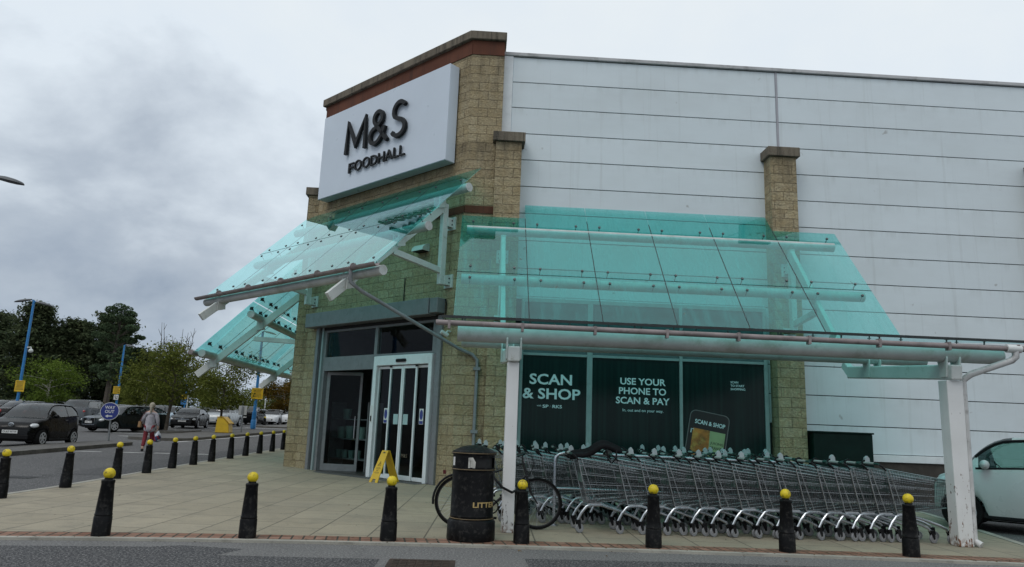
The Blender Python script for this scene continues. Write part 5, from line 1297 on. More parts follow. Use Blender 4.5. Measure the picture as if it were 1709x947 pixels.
def nose_bits(car, kind, mat, plate, emblem=None, grille=True, dark=True):
    c = CARP[kind]; L = c['L']; x = -L/2
    if grille:
        MB().box(x-0.012,x+0.06,-0.42,0.42,0.42,0.70).build('grille', TRIM, car, bevel=0.02); m = CHROME
        if emblem == 'rings':
            MB().tube([(x-0.016,-.46,.36),(x-0.016,-.43,.72),(x-0.016,.43,.72),(x-0.016,.46,.36)], 0.018, 6, closed=True).build('grille_trim', TUBEM, car, smooth=True)
        if emblem == 'star': MB().box(x-0.02,x-0.012,-.45,.45,.60,.64).build('grille_trim', TUBEM, car)
    MB().box(x-0.014,x+0.08,-0.62,0.62,0.24,0.40).build('lower_grille', TRIM, car, bevel=0.02)
    MB().box(x-0.028,x-0.016,-0.26,0.26,0.44,0.55).build('number_plate', PLATE, car)
    if plate:
        text('plate_lettering', plate, Matrix.Translation((x-0.0295,0.235,0.462)) @ Matrix.Rotation(rad(-90),4,'Z') @ WALLROT, 0.47, TRIM, car, 0, 0.012, 0.07)
    E = MB(); z = 0.66 if emblem != 'star' else 0.62; x -= 0.026
    if emblem == 'ovals':
        z = 0.735; x += 0.02
        for rx_, rz_, dz in ((0.085,0.058,0),(0.03,0.056,0),(0.062,0.024,0.03)): E.tube([(x,rx_*math.cos(2*math.pi*q/20),z+dz+rz_*math.sin(2*math.pi*q/20)) for q in range(20)], 0.011, 5, closed=True)
    if emblem == 'rings':
        z = 0.64
        for k in range(4): E.tube([(x,-0.11+k*0.073+.045*math.cos(2*math.pi*q/16),z+.045*math.sin(2*math.pi*q/16)) for q in range(16)], 0.007, 5, closed=True)
    if emblem == 'star':
        E.tube([(x,.085*math.cos(2*math.pi*q/20),z+.085*math.sin(2*math.pi*q/20)) for q in range(20)], 0.009, 5, closed=True)
        for a in (90,210,330): E.tube([(x,0,z),(x,.085*math.cos(rad(a)),z+.085*math.sin(rad(a)))], 0.009, 5)
    if E.v: E.build('emblem', TUBEM, car, smooth=True)
def place(car, x, y, hdg, scale=1.1, dz=0.0):
    """hdg: compass direction of the nose as a vector angle in degrees (world)"""
    # local nose points to -x
    car.location = (x, y, g(x,y)+ROAD+dz); car.rotation_euler = (0,0,rad(hdg+180)); car.scale = (scale,)*3
BLK = paint('black', (0.0035,0.0036,0.004)); DKG = paint('dark_green_grey', (0.008,0.013,0.014)); SIL = paint('silver', (0.36,0.38,0.39), 0.3, 0.35); WHT = paint('white', (0.60,0.61,0.62)); BLU = paint('blue', (0.03,0.10,0.42)); GRY = paint('grey', (0.10,0.11,0.12)); PAL = paint('pale_blue', (0.36,0.45,0.52)); RED = paint('dark_red', (0.16,0.015,0.015)); PSIL = paint('pale_silver_green', (0.50,0.505,0.50), 0.3, 0.1)
car = make_car('city', BLK, 'small black city car facing the viewer at the left edge behind the kerbed island'); nose_bits(car, 'city', BLK, 'OU63 WYW', 'ovals', False); place(car, -15.85, 27.75, -90, 1.0)
car = make_car('estate', DKG, 'dark green grey estate car with chrome framed grille behind the round blue sign'); nose_bits(car, 'estate', DKG, 'OU51 TXN', 'rings'); place(car, -19.75, 43.2, -116, 1.02)
car = make_car('saloon', BLK, 'glossy black saloon facing the viewer with its headlights shining white beside the tree'); nose_bits(car, 'saloon', BLK, 'KJ18 MHE', 'star'); place(car, -20.4, 54.4, -83, 1.0)
car = make_car('mini', PSIL, 'pale silver hatchback at the right edge half hidden by the white post', group='parked cars', glass=mat_clear_glass('dark_car_window_glass', (0.22,0.27,0.27), 1.5)); car.location = (9.42,12.03,-0.025); car.rotation_euler = (0,0,rad(-42)); car.scale = (1.02,)*3
FAR = [ # kind, paint, x, y, heading, label
 ('hatch', BLK, -25.0, 43.0, 95, 'dark hatchback seen from behind, just beyond the small black car'),
 ('hatch', SIL, -29.5, 43.5, -88, 'silver hatchback mostly hidden behind the small black car at the left edge'),
 ('hatch', RED, -31.2, 45.5, -60, 'dark red car at the far left edge behind the silver hatchback'),
 ('suv', GRY, -27.0, 53.0, 95, 'dark grey off-roader between the dark hatchback and the round blue sign'),
 ('estate', SIL, -25.5, 54.5, -80, 'silver estate roof showing behind the dark green grey estate'),
 ('hatch', GRY, -24.6, 59.5, 92, 'grey hatchback seen between the estate and the walking woman'),
 ('hatch', PAL, -23.9, 59.0, -85, 'pale blue hatchback behind the walking woman and the tree trunk'),
 ('estate', WHT, -24.6, 67.0, -90, 'white estate roof behind the glossy black saloon'),
 ('suv', SIL, -20.6, 62.0, -92, 'silver off-roader facing the viewer right of the glossy black saloon'),
 ('suv', BLK, -21.5, 72.5, 90, 'black off-roader left of the blank road sign'),
 ('hatch', PAL, -29.0, 70.0, 88, 'light blue hatchback far behind the tree trunk'),
 ('hatch', BLU, -22.6, 80.0, -60, 'small bright blue car left of the thick blue post'),
 ('hatch', WHT, -20.6, 77.5, -90, 'white hatchback facing the viewer right behind the thick blue post'),
 ('suv', WHT, -22.6, 92.0, -90, 'white van-like car far behind the thick blue post'),
 ('suv', WHT, -18.4, 78.0, -96, 'white off-roader facing the viewer left of the stone corner'),
 ('hatch', SIL, -16.0, 77.0, -95, 'silver hatchback partly cut off by the stone corner'),
 ('hatch', GRY, -33.0, 60.0, -85, 'grey car deep among the cars behind the estate'),
 ('estate', BLK, -36.5, 60.5, 92, 'black estate far left under the dark conifers'),
 ('hatch', WHT, -39.5, 66.0, -90, 'white car far left beneath the pale trunked tree'),
 ('hatch', SIL, -30.5, 82.0, -90, 'silver car in the farthest line of parked cars, left part'),
 ('estate', DKG, -34.6, 52.5, 88, 'dark estate far left, seen between the leftmost lamp post and the black city car'),
 ('hatch', SIL, -23.0, 84.5, -90, 'silver hatchback far behind, beside the bright blue car'),
 ('hatch', SIL, -22.4, 66.5, -92, 'silver hatchback seen between the black saloon and the silver off-roader'),
 ('estate', WHT, -18.6, 96.0, 90, 'white estate in the farthest line right of the thick blue post'),
 ('hatch', GRY, -31.5, 71.5, -90, 'grey hatchback roof far behind the walking person'),
 ('suv', GRY, -17.6, 88.0, 92, 'grey off-roader in the farthest line near the stone corner'),
 ('hatch', BLK, -30.2, 60.0, -88, 'black hatchback roof between the dark grey off-roader and the grey hatchback'),
 ('saloon', PAL, -26.6, 73.5, -90, 'pale saloon roof showing over the glossy black saloon'),
 ('hatch', WHT, -27.2, 84.0, -90, 'white car in the farthest line of parked cars, centre part'),
]
for kd, pm, x, y, h, lab in FAR: place(make_car(kd, pm, lab, detail=y < 56), x, y, h, 1.02)

# ================================================================== PERSON
def skin_mesh(name, verts, edges, radii, mat, parent, root=0, levels=1, rot=None):
    me = bpy.data.meshes.new(name); me.from_pydata(verts, edges, []); me.materials.append(mat)
    o = bpy.data.objects.new(name, me); COL.objects.link(o)
    if parent is not None: o.parent = parent
    o.modifiers.new('skin', 'SKIN'); 
    sv = me.skin_vertices[0].data
    for i, r in enumerate(radii): sv[i].radius = (r, r) if isinstance(r, (int, float)) else r; sv[i].use_root = (i == root)
    s = o.modifiers.new('sub', 'SUBSURF'); s.levels = levels; s.render_levels = levels
    o.modifiers['skin'].use_smooth_shade = True
    return o
PW = thing('person', 'person in a grey hooded jacket and red trousers walking away with a shopping bag', 'person', (0,0,0))
V = [(0,0,.92),(0,0.01,1.12),(0,0.02,1.30),(0,0.0,1.42),(0,0.02,1.50),(0,0.03,1.57),(0,0.035,1.66),
     (.17,0.0,1.37),(.245,-.02,1.12),(.27,.04,.90),(.272,.055,.83),
     (-.17,0.0,1.37),(-.25,-.03,1.13),(-.22,.12,.98),(-.20,.17,.95),
     (.09,0,.86),(.10,.10,.50),(.10,.06,.10),(.105,.14,.045),
     (-.09,0,.86),(-.10,-.05,.50),(-.10,-.22,.13),(-.105,-.16,.05)]
E_ = [(0,1),(1,2),(2,3),(3,4),(4,5),(5,6),(3,7),(7,8),(8,9),(9,10),(3,11),(11,12),(12,13),(13,14),(0,15),(15,16),(16,17),(17,18),(0,19),(19,20),(20,21),(21,22)]
Rd = [.13,.115,.125,.07,.05,.075,.07,.06,.045,.032,.03,.06,.045,.032,.03,.09,.06,.04,.035,.09,.06,.04,.035]
skin_mesh('body', V, E_, Rd, SKIN, PW, 0, 2)
def hand(root, d, sd):
    vs = [root]; ed = []; rr = [.024]
    for k, (off, ln) in enumerate(((-.03,.065),(-.01,.075),(.01,.07),(.028,.055))):
        a = (root[0]+off*.4, root[1]+off, root[2]-.05); b = (a[0]-.012*sd, a[1], a[2]-ln*.5); c = (b[0]-.03*sd, b[1], b[2]-ln*.35)
        i = len(vs); vs += [a,b,c]; ed += [(0,i),(i,i+1),(i+1,i+2)]; rr += [.010,.009,.008]
    i = len(vs); a = (root[0]-.01*sd, root[1]+.035, root[2]-.015); b = (a[0]-.015*sd, a[1]+.02, a[2]-.035); vs += [a,b]; ed += [(0,i),(i,i+1)]; rr += [.011,.009]
    return skin_mesh('hand', vs, ed, rr, SKIN, PW, 0, 1)
hand((.272,.055,.82), 0, 1); hand((-.20,.17,.94), 0, -1)
JK = simple('lilac_grey_jacket', (0.36,0.34,0.37), 0.85, var=0.28, scale=9, bump=0.6, bscale=14)
Vj = [(0,-.01,.66),(0,-.01,.90),(0,0,1.08),(0,.01,1.27),(0,0,1.40),(.175,0,1.37),(.255,-.02,1.12),(.275,.04,.92),(-.175,0,1.37),(-.26,-.03,1.13),(-.235,.11,.99),(0,-.09,1.36)]
Ej = [(0,1),(1,2),(2,3),(3,4),(4,5),(5,6),(6,7),(4,8),(8,9),(9,10),(3,11)]
Rj = [(.225,.165),(.205,.155),(.185,.145),(.19,.145),(.10,.10),.085,.07,.05,.085,.07,.05,(.11,.06)]
skin_mesh('jacket', Vj, Ej, Rj, JK, PW, 2, 2)
TRO = simple('dark_red_trousers', (0.16,0.012,0.02), 0.8, var=0.2, scale=10)
skin_mesh('trousers', [(0,0,.90),(.09,0,.85),(.10,.10,.50),(.10,.065,.15),(-.09,0,.85),(-.10,-.05,.50),(-.10,-.21,.18)], [(0,1),(1,2),(2,3),(0,4),(4,5),(5,6)], [.14,.10,.078,.066,.10,.078,.066], TRO, PW, 0, 2)
for x, y in ((.105,.10),(-.105,-.19)):
    MB().ball((x,y,.045 if x > 0 else .07), 1, 12, 8, (.045,.13,.05)).build('shoe', BLACK, PW, smooth=True)
HR = simple('pale_grey_blonde_hair', (0.36,0.32,0.25), 0.8, var=0.4, scale=30, bump=0.6, bscale=60)
m = MB(); m.ball((0,0.01,1.655), 1, 18, 12, (.098,.108,.118)); m.build('hair', HR, PW, smooth=True)
skin_mesh('hair', [(0,-.075,1.64),(0,-.10,1.54),(0,-.105,1.44),(0,-.10,1.36)], [(0,1),(1,2),(2,3)], [.05,.045,.035,.015], HR, PW, 0, 1)
MB().ball((0,.128,1.635), 1, 8, 6, (.016,.022,.026)).build('nose', SKIN, PW, smooth=True)
for s in (-1, 1):
    MB().ball((.035*s,.118,1.665), 1, 8, 6, (.014,.008,.010)).build('eye', BLACK, PW, smooth=True); MB().ball((.096*s,.02,1.65), 1, 8, 6, (.012,.024,.032)).build('ear', SKIN, PW, smooth=True)
MB().ball((0,.122,1.60), 1, 8, 4, (.026,.008,.008)).build('mouth', simple('lips', (0.35,0.12,0.11), 0.5), PW, smooth=True)
PW.location = (-11.22,26.3,g(-11.22,26.3)+ROAD); PW.rotation_euler = (0,0,rad(10)); PW.scale = (0.95,)*3
Mp = Matrix.Translation(PW.location) @ Matrix.Rotation(rad(10),4,'Z') @ Matrix.Scale(0.95,4)
# her bags are things of their own
bag = MB(); n = 14
for i, (z, wx, wy) in enumerate(((.36,.07,.13),(.40,.115,.19),(.52,.12,.20),(.62,.10,.17),(.70,.05,.09),(.76,.015,.03))):
    pass
prof = [(.36,.07,.13),(.40,.115,.19),(.52,.125,.20),(.62,.10,.17),(.70,.05,.09),(.765,.012,.03)]
V = []; F = []
for z, wx, wy in prof:
    for q in range(n):
        a = 2*math.pi*q/n; cr_ = 1+0.10*math.sin(5*a+z*20); V.append(Mp @ Vector((.30+wx*math.cos(a)*cr_, .05+wy*math.sin(a)*cr_, z)))
for i in range(len(prof)-1):
    for q in range(n): F.append((i*n+q, i*n+(q+1)%n, (i+1)*n+(q+1)%n, (i+1)*n+q))
F.append(tuple(range(n-1,-1,-1)))
m, nt, out = new_mat('printed_carrier_bag'); t = NT(nt); oc = t.n('ShaderNodeTexCoord').outputs['Object']
cc = t.mix(t.ramp(t.noise(oc, 5, 2), 0.44, 0.48), (0.55,0.58,0.64), (0.02,0.025,0.09)); cc = t.mix(t.ramp(t.noise(t.mapping(oc,(1,1,1),(3,1,2)), 6, 2), 0.56, 0.6), cc, (0.25,0.02,0.03)); t.pbsdf(out, cc, 0.4)
bag.add(V, F); tag(bag.build('carrier_bag', m, smooth=True), 'white and navy plastic carrier bag in the walking person\'s right hand', 'bag')
hb = thing('shoulder_bag', 'tan shoulder bag hanging at the walking person\'s left side', 'bag', Mp @ Vector((-.33,.02,.95)))
m = MB(Mp); m.prism([(-.13,.86),(.13,.86),(.11,1.08),(-.09,1.08)], lambda a, b, t: (-.335+t, .02+a, b), (-.05,.05)); m.build('bag_body', simple('tan_leather', (0.25,0.13,0.045), 0.5, var=0.2), hb, bevel=0.02, seg=2)
MB(Mp).tube([(-.335,-.08,1.07),(-.27,-.07,1.25),(-.17,-.09,1.42),(-.15,.0,1.46),(-.20,.10,1.36),(-.30,.12,1.2),(-.335,.10,1.07)], 0.012, 6).build('strap', simple('dark_red_strap', (0.10,0.02,0.02), 0.6), hb, smooth=True)

# ================================================================== LAMPS AND SIGNS
def lamp_head(m, c, d, s=1.0, tilt=0.0):
    """flat streetlight head starting at c, pointing along d (horizontal unit vector)"""
    d = Vector(d); n_ = Vector((-d.y, d.x, 0))
    prof = [(0,.05,.045),(.12,.085,.07),(.35,.14,.09),(.55,.15,.08),(.72,.10,.05),(.78,.02,.015)]; V = []; F = []; k = 12
    for x, w, h in prof:
        for q in range(k):
            a = 2*math.pi*q/k; V.append(Vector(c)+d*(x*s)+n_*(w*s*math.cos(a))+Vector((0,0,x*s*tilt+h*s*math.sin(a)*(1 if math.sin(a) > 0 else .45))))
    for i in range(len(prof)-1):
        for q in range(k): F.append((i*k+q, i*k+(q+1)%k, (i+1)*k+(q+1)%k, (i+1)*k+q))
    F += [tuple(range(k-1,-1,-1)), tuple((len(prof)-1)*k+q for q in range(k))]
    m.add(V, F); return m
def street_lamp(x, y, top, heads, label, r=(0.10,0.075), base=False):
    z0 = g(x,y)+ROAD
    L = thing('street_lamp', label, 'street lamp', (x,y,z0), 0, 'blue street lamps of the car park')
    pl = MB().tube([(x,y,z0-.1),(x,y,z0+1.3),(x,y,z0+1.32),(x,y,top)], [r[0]*1.35,r[0]*1.35,r[0],r[1]], 12).build('pole', BLUEP, L, smooth=True)
    for d, arm, dz in heads:
        d = Vector(d).normalized()
        MB().tube([(x,y,top-.05),(x+d.x*arm,y+d.y*arm,top+dz)], 0.035, 8).build('arm', BLUEP, L, smooth=True)
        lamp_head(MB(), (x+d.x*arm,y+d.y*arm,top+dz), d, 1.2, tilt=-.22).build('lamp_head', LAMPBLK, L, smooth=True)
    if base: MB().lathe([(0.20,0),(0.20,0.55),(0.16,0.62)], 16, (x,y,z0+.1)).build('base_sleeve', BLUEP, L, smooth=True)
    return L
street_lamp(-27.05,45.0,7.88,(((-1,-.2,0),.12,.02),((1,.2,0),.12,-.10)),'tall blue lamp post with two heads, leftmost, rising behind the small black car',(0.085,0.07))
street_lamp(-32.2,68.0,7.45,(((1,.1,0),.12,.02),),'blue lamp post with one head before the dark conifers, above a white sign')
street_lamp(-16.52,56.5,7.9,(((1,0,0),.12,.0),),'thick blue lamp post seen through the left glass canopy, with a flared base',(0.12,0.085),True)
street_lamp(-38.5,100.0,5.9,(((1,0,0),.10,.0),((-1,0,0),.1,0)),'distant blue lamp post behind the glossy black saloon')
street_lamp(-14.25,20.0,7.75,(((1,-.12,0),.62,-.10),),'lamp post just outside the left edge, only its dark head reaching into view',(0.10,0.07))
cm_ = thing('security_camera', 'white dome camera on the leftmost blue lamp post', 'camera', (-26.8,45,4.8))
MB().tube([(-26.95,44.95,5.0),(-26.72,44.9,5.02),(-26.70,44.9,4.92)], 0.04, 8).build('bracket', STEEL, cm_, smooth=True); MB().ball((-26.70,44.9,4.80), 0.13, 12, 8).build('dome', STEEL, cm_, smooth=True)
INK = simple('dark_sign_print', (0.10,0.06,0.015), 0.6)
def notice(x, y, z0, z1, w, label, mat=YSIGN, off=-0.14, lines=True):
    s = thing('notice_board', label, 'sign', (x,y,(z0+z1)/2))
    MB().box(x-w/2,x+w/2,y+off-.015,y+off+.015,z0,z1).build('panel', mat, s, bevel=0.01)
    MB().box(x-.05,x+.05,y+off+.016,y+.02,(z0+z1)/2-.06,(z0+z1)/2+.06).build('clip', ALU, s)
    if lines:
        h = (z1-z0); m = MB(); rr = random.Random(int(abs(x*100)))
        for k in range(7):
            zc = z1-h*(0.10+0.115*k); hw_ = w*(0.30+0.13*rr.random()); m.box(x-hw_,x+hw_,y+off-.019,y+off-.0165,zc-h*.022,zc+h*.018)
        m.build('printed_text', INK, s)
    return s
notice(-26.97,45.0,2.36,3.02,0.56,'yellow parking notice on the leftmost blue lamp post')
notice(-32.28,68.0,3.02,3.68,0.62,'yellow parking notice above the small white sign on the second blue lamp post')
notice(-16.42,56.5,2.74,3.58,0.86,'yellow parking notice on the thick blue lamp post')
notice(-38.6,100.0,3.42,4.05,0.75,'yellow parking notice on the distant blue lamp post')
notice(-38.6,100.0,2.72,3.35,0.75,'small blue notice under the yellow one on the distant lamp post',simple('sign_blue', (0.05,0.22,0.50), 0.5),lines=False)
s = notice(-32.24,68.0,2.48,2.93,0.42,'small white sign with a dark symbol under a yellow notice',PLATE,lines=False)
MB().tube([(-32.34,67.838,2.82),(-32.30,67.838,2.66),(-32.22,67.838,2.60),(-32.12,67.838,2.62)], 0.025, 5).tube([(-32.34,67.838,2.86),(-32.33,67.838,2.87)], 0.04, 6).build('symbol', BLACK, s)
notice(-30.9,46.5,2.2,2.75,0.6,'grey and orange sign cut off at the far left edge',simple('grey_sign_board', (0.30,0.32,0.31), 0.5),lines=False)
# round blue direction sign
ws = thing('way_out_sign', 'round blue direction sign with white lettering and arrow on a thin grey post', 'sign', (-14.33,29.95,g(-14.3,30)))
zb_ = g(-14.3,30)
MB().tube([(-14.29,29.97,zb_-.05),(-14.37,29.97,1.75)], 0.034, 10).build('post', PIPEG, ws, smooth=True)
WSM = Matrix.Translation((-14.37,29.90,1.40)) @ Matrix.Rotation(rad(9),4,'Z') @ WALLROT
disc = [(0.345*math.cos(2*math.pi*q/40),0.345*math.sin(2*math.pi*q/40)) for q in range(40)]
MB(WSM).prism(disc, lambda a, b, t: (a,b,t), (0.0,0.02)).build('rim_disc', PLATE, ws)
MB(WSM).prism([(a*.945,b*.945) for a, b in disc], lambda a, b, t: (a,b,t), (0.0205,0.024)).build('blue_disc', simple('sign_navy', (0.015,0.03,0.20), 0.4, var=.05), ws)
text('sign_lettering','WAY',WSM @ Matrix.Translation((-.185,.09,.026)),.37,PLATE,ws,0,.02,.12); text('sign_lettering','OUT',WSM @ Matrix.Translation((-.17,-.07,.026)),.34,PLATE,ws,0,.02,.12)
MB(WSM).sheet([(-.14,-.19,.026),(-.04,-.125,.026),(-.04,-.165,.026),(.12,-.165,.026),(.12,-.205,.026),(-.04,-.205,.026),(-.04,-.25,.026)]).build('sign_arrow', PLATE, ws, fix=False)
# grey back of a road sign on two posts
rs = thing('road_sign', 'grey back of a square road sign on a thin post beside the yellow grit bin', 'sign', (-14.12,45.95,.35))
MB().box(-14.38,-13.88,45.86,45.88,1.50,2.05).build('panel', simple('grey_sign_back', (0.42,0.43,0.42), 0.6, var=.15), rs, bevel=0.01)
MB().tube([(-14.11,45.95,.2),(-14.13,45.95,2.03)], 0.04, 8).build('post', PIPEG, rs, smooth=True)
MB().box(-14.19,-14.07,45.80,45.855,1.5,2.03).build('backing_rail', PIPEG, rs)
# yellow grit bin
gb = thing('grit_bin', 'yellow grit bin with sloping lid on the kerbed island', 'grit bin', (-14.5,43.95,g(-14.5,44)))
z = g(-14.5,44)+.02
P = [(-.40,0),(.40,0),(.34,.50),(-.02,.86),(-.34,.86)]
MB().prism(P, lambda a, b, t: (-14.5+a, 43.95+t, z+b), (-.36,.36)).build('bin_body', YSIGN, gb, bevel=0.03, seg=2)
MB().add([(-14.5-.36,43.95+s,z+.865) for s in (-.39,.39)]+[(-14.5+.0,43.95+s,z+.875) for s in (.39,-.39)]+[(-14.5+.40,43.95+s,z+.50) for s in (-.39,.39)]+[(-14.5-.36,43.95+s,z+.91) for s in (-.39,.39)]+[(-14.5+.01,43.95+s,z+.92) for s in (.39,-.39)]+[(-14.5+.42,43.95+s,z+.54) for s in (-.39,.39)],
   [(0,1,2,3),(3,2,5,4),(6,9,8,7),(9,10,11,8),(0,6,7,1),(4,5,11,10),(0,3,9,6),(3,4,10,9),(1,7,8,2),(2,8,11,5)]).build('lid', simple('amber_plastic', (0.52,0.31,0.01), 0.5), gb)
# small thin posts and signs far off
for x, y, h, lab in ((-33.6,88,4.0,'thin pale pole far behind the black saloon'),(-24.6,88,2.6,'thin grey pole right of the thick blue lamp post'),(-20.0,88,2.6,'short white and black post among the farthest cars on the right')):
    z = g(x,y)+ROAD; p_ = thing('post', lab, 'post', (x,y,z)); MB().tube([(x,y,z),(x,y,z+h)], 0.06, 8).build('pole', STEEL, p_, smooth=True); MB().ball((x,y,z+h), 0.12, 8, 6).build('top', STEEL, p_, smooth=True)

# ================================================================== TREES
def leaves(P, size, rng, up=0.4, asp=0.55):
    """diamond leaf faces at points P with random tilt"""
    n = len(P); d = rng.normal(size=(n,3)); d /= np.linalg.norm(d,axis=1)[:,None]
    nn = rng.normal(size=(n,3)); nn[:,2] = np.abs(nn[:,2])+up; a = np.cross(d, nn); a /= np.linalg.norm(a,axis=1)[:,None]+1e-9
    b = np.cross(nn, a); b /= np.linalg.norm(b,axis=1)[:,None]+1e-9
    s = size*rng.uniform(.6,1.3,n)[:,None]
    V = np.stack([P-a*s*.5, P-b*s*asp*.5, P+a*s*.5, P+b*s*asp*.5],1).reshape(-1,3)
    return V
def leaf_obj(name, V, mat, parent):
    n = len(V)//4; off = np.array(parent.location); V = V-off
    me = bpy.data.meshes.new(name); me.vertices.add(4*n); me.vertices.foreach_set('co', V.astype(np.float32).ravel())
    me.loops.add(4*n); me.loops.foreach_set('vertex_index', np.arange(4*n, dtype=np.int32)); me.polygons.add(n)
    me.polygons.foreach_set('loop_start', np.arange(0,4*n,4,dtype=np.int32)); me.polygons.foreach_set('loop_total', np.full(n,4,dtype=np.int32))
    me.update(calc_edges=True); me.materials.append(mat); o = bpy.data.objects.new(name, me); COL.objects.link(o); o.parent = parent; return o
LG = mat_leaf('leaf_mid_green', (0.062,0.088,0.018,1), (0.19,0.205,0.05,1), (0.11,0.125,0.03,1))
LG2 = mat_leaf('leaf_bright_green', (0.07,0.115,0.02,1), (0.16,0.22,0.045,1), (0.10,0.14,0.028,1))
LA = mat_leaf('leaf_autumn', (0.060,0.052,0.012,1), (0.16,0.085,0.016,1), (0.050,0.060,0.014,1))
LC = mat_leaf('needle_dark', (0.038,0.060,0.033,1), (0.115,0.14,0.072,1), (0.078,0.088,0.044,1))
LP = mat_leaf('needle_pine', (0.05,0.085,0.048,1), (0.125,0.17,0.092,1), (0.075,0.108,0.058,1))
def decid(x, y, z0, top, w, label, seed, mat, bark, trunk_h=0.34, n=6500, leaf=0.17, tr=0.11, twigs=0, lean=0.0):
    rng = np.random.default_rng(seed); H = top-z0
    t = thing('broadleaf_tree', label, 'tree', (x,y,z0), 0, 'broadleaf trees in the car park')
    zt = z0+H*trunk_h; m = MB(); fx = x+lean
    m.tube([(x,y,z0-.1),(x+lean*.4,y,z0+(zt-z0)*.5),(fx,y,zt),(fx+.05,y,z0+H*.6),(fx,y,z0+H*.82)], [tr,tr*.85,tr*.75,tr*.4,tr*.15], 10)
    pts = []
    nb = 34
    for k in range(nb):
        f = rng.uniform(0,1); h = trunk_h*.9+f*(0.93-trunk_h*.9); a = rng.uniform(0,2*math.pi)
        rmax = w/2*math.sin(math.pi*min(1,max(0.12,(h-trunk_h*.55)/(1.12-trunk_h*.55))))**0.75
        ln = rmax*rng.uniform(.55,1.0); s0 = np.array([fx, y, z0+H*(h-0.10*rng.uniform(.5,1.4))]); e = np.array([fx+ln*math.cos(a), y+ln*math.sin(a), z0+H*h])
        mid = (s0+e)/2+np.array([0,0,H*.02]); m.tube([tuple(s0),tuple(mid),tuple(e)], [tr*.30,tr*.2,tr*.07], 5, cap=False)
        c = rng.uniform(.35,.62)*w*.23
        q = rng.normal(size=(n//nb,3))*np.array([c,c,c*.75])*.72+e; pts.append(q)
        q = s0+(e-s0)*rng.uniform(.3,1,(n//nb//3,1))+rng.normal(size=(n//nb//3,3))*c*.45; pts.append(q)
    for k in range(twigs):
        a = rng.uniform(0,2*math.pi); r0 = rng.uniform(0,.25)*w; b0 = (fx+r0*math.cos(a), y+r0*math.sin(a), z0+H*.72); ln = H*rng.uniform(.24,.46)
        e = (b0[0]+.12*ln*math.cos(a)+rng.normal()*.06, b0[1], b0[2]+ln); m.tube([b0,((b0[0]+e[0])/2+.04,b0[1],(b0[2]+e[2])/2),e], [.032,.022,.009], 4)
        for j in range(3): s = rng.uniform(.4,.85); p = tuple(b0[i]+(e[i]-b0[i])*s for i in range(3)); m.tube([p,(p[0]+rng.normal()*.25,p[1]+rng.normal()*.2,p[2]+.35)], [.02,.008], 3)
    m.build('trunk', bark, t, smooth=True)
    P = np.concatenate(pts); P = P[P[:,2] > z0+H*trunk_h*.72]
    leaf_obj('crown', leaves(P, leaf, rng), mat, t); return t
def conifer(x, y, z0, top, w, label, seed, mat=None, n=70, per=130, leaf=0.42, name='conifer_tree', low=0.04):
    rng = np.random.default_rng(seed); H = top-z0
    t = thing(name, label, 'tree', (x,y,z0), 0, 'dark conifers behind the car park')
    m = MB().tube([(x,y,z0-.2),(x+.1,y,z0+H*.5),(x,y,z0+H*.96)], [.32,.2,.04], 8); pts = []
    lead = rng.normal(size=(4,2))*w*.16
    for k in range(n):
        h = low+(1-low)*(k+rng.uniform(0,1))/n; a = rng.uniform(0,2*math.pi)
        rmax = w/2*(min(1,(1-h)*1.9+.10))**.8*(0.75+.25*math.sin(3*a+seed)); ln = rmax*rng.uniform(.6,1.12)
        lx, ly = lead[k%4]*(h**1.5)
        s0 = np.array([x+lx*.5, y+ly*.5, z0+H*h*.97]); rise = rng.uniform(-.10,.30)*ln
        e = np.array([x+lx+ln*math.cos(a), y+ly+ln*math.sin(a), z0+H*h+rise])
        m.tube([tuple(s0),tuple(e)], [.06,.015], 4, cap=False)
        u_ = rng.uniform(0.05,1.05,(per,1)); sp = .10+.16*(1-u_)+.02
        q = s0+(e-s0)*u_+rng.normal(size=(per,3))*np.array([1,1,.45])*w*.085*(1.15-.55*u_); q[:,2] += rise*0.25*u_[:,0]**2
        pts.append(q)
    q = np.array([x,y,z0+H*.5])+rng.normal(size=(n*per//5,3))*np.array([w*.16,w*.16,H*.2]); pts.append(q[(q[:,2] < z0+H*.9) & (q[:,2] > z0+H*low)])
    m.build('trunk', BARK, t, smooth=True)
    leaf_obj('crown', leaves(np.concatenate(pts), leaf, rng, up=.8, asp=.42), mat or LC, t); return t
for a in ((-61.5,95,13.4,9.5,'dark conifer at the far left edge, tall and ragged'),(-54.8,92,14.2,7.5,'dark conifer behind the tall blue two headed lamp post'),(-55.0,100,12.0,9.5,'dark conifer right of the leftmost blue lamp post'),
          (-50.6,95,12.6,7.5,'dark conifer in the middle of the group with a flat top'),(-48.0,98,13.9,7.0,'dark conifer directly left of the tall pine'),(-45.6,101,9.6,8.5,'lower dark conifer in front of the tall pine'),
          (-44.0,106,8.8,7.5,'small dark conifer with a pointed tip right of the tall pine'),(-67.0,97,13.0,9.0,'dark conifer outside the left edge'),(-58.0,104,12.5,9.0,'dark conifer filling the gap behind the leftmost lamp post')):
    x, y, top, w, lab = a; conifer(x, y, g(x,y)+ROAD, top, w, lab, int(abs(x*10)), n=105, per=210, leaf=0.50)
conifer(-23.6,97,0.9,7.6,5.2,'dark conifer behind the parked cars left of the stone corner',31, n=60, per=110)
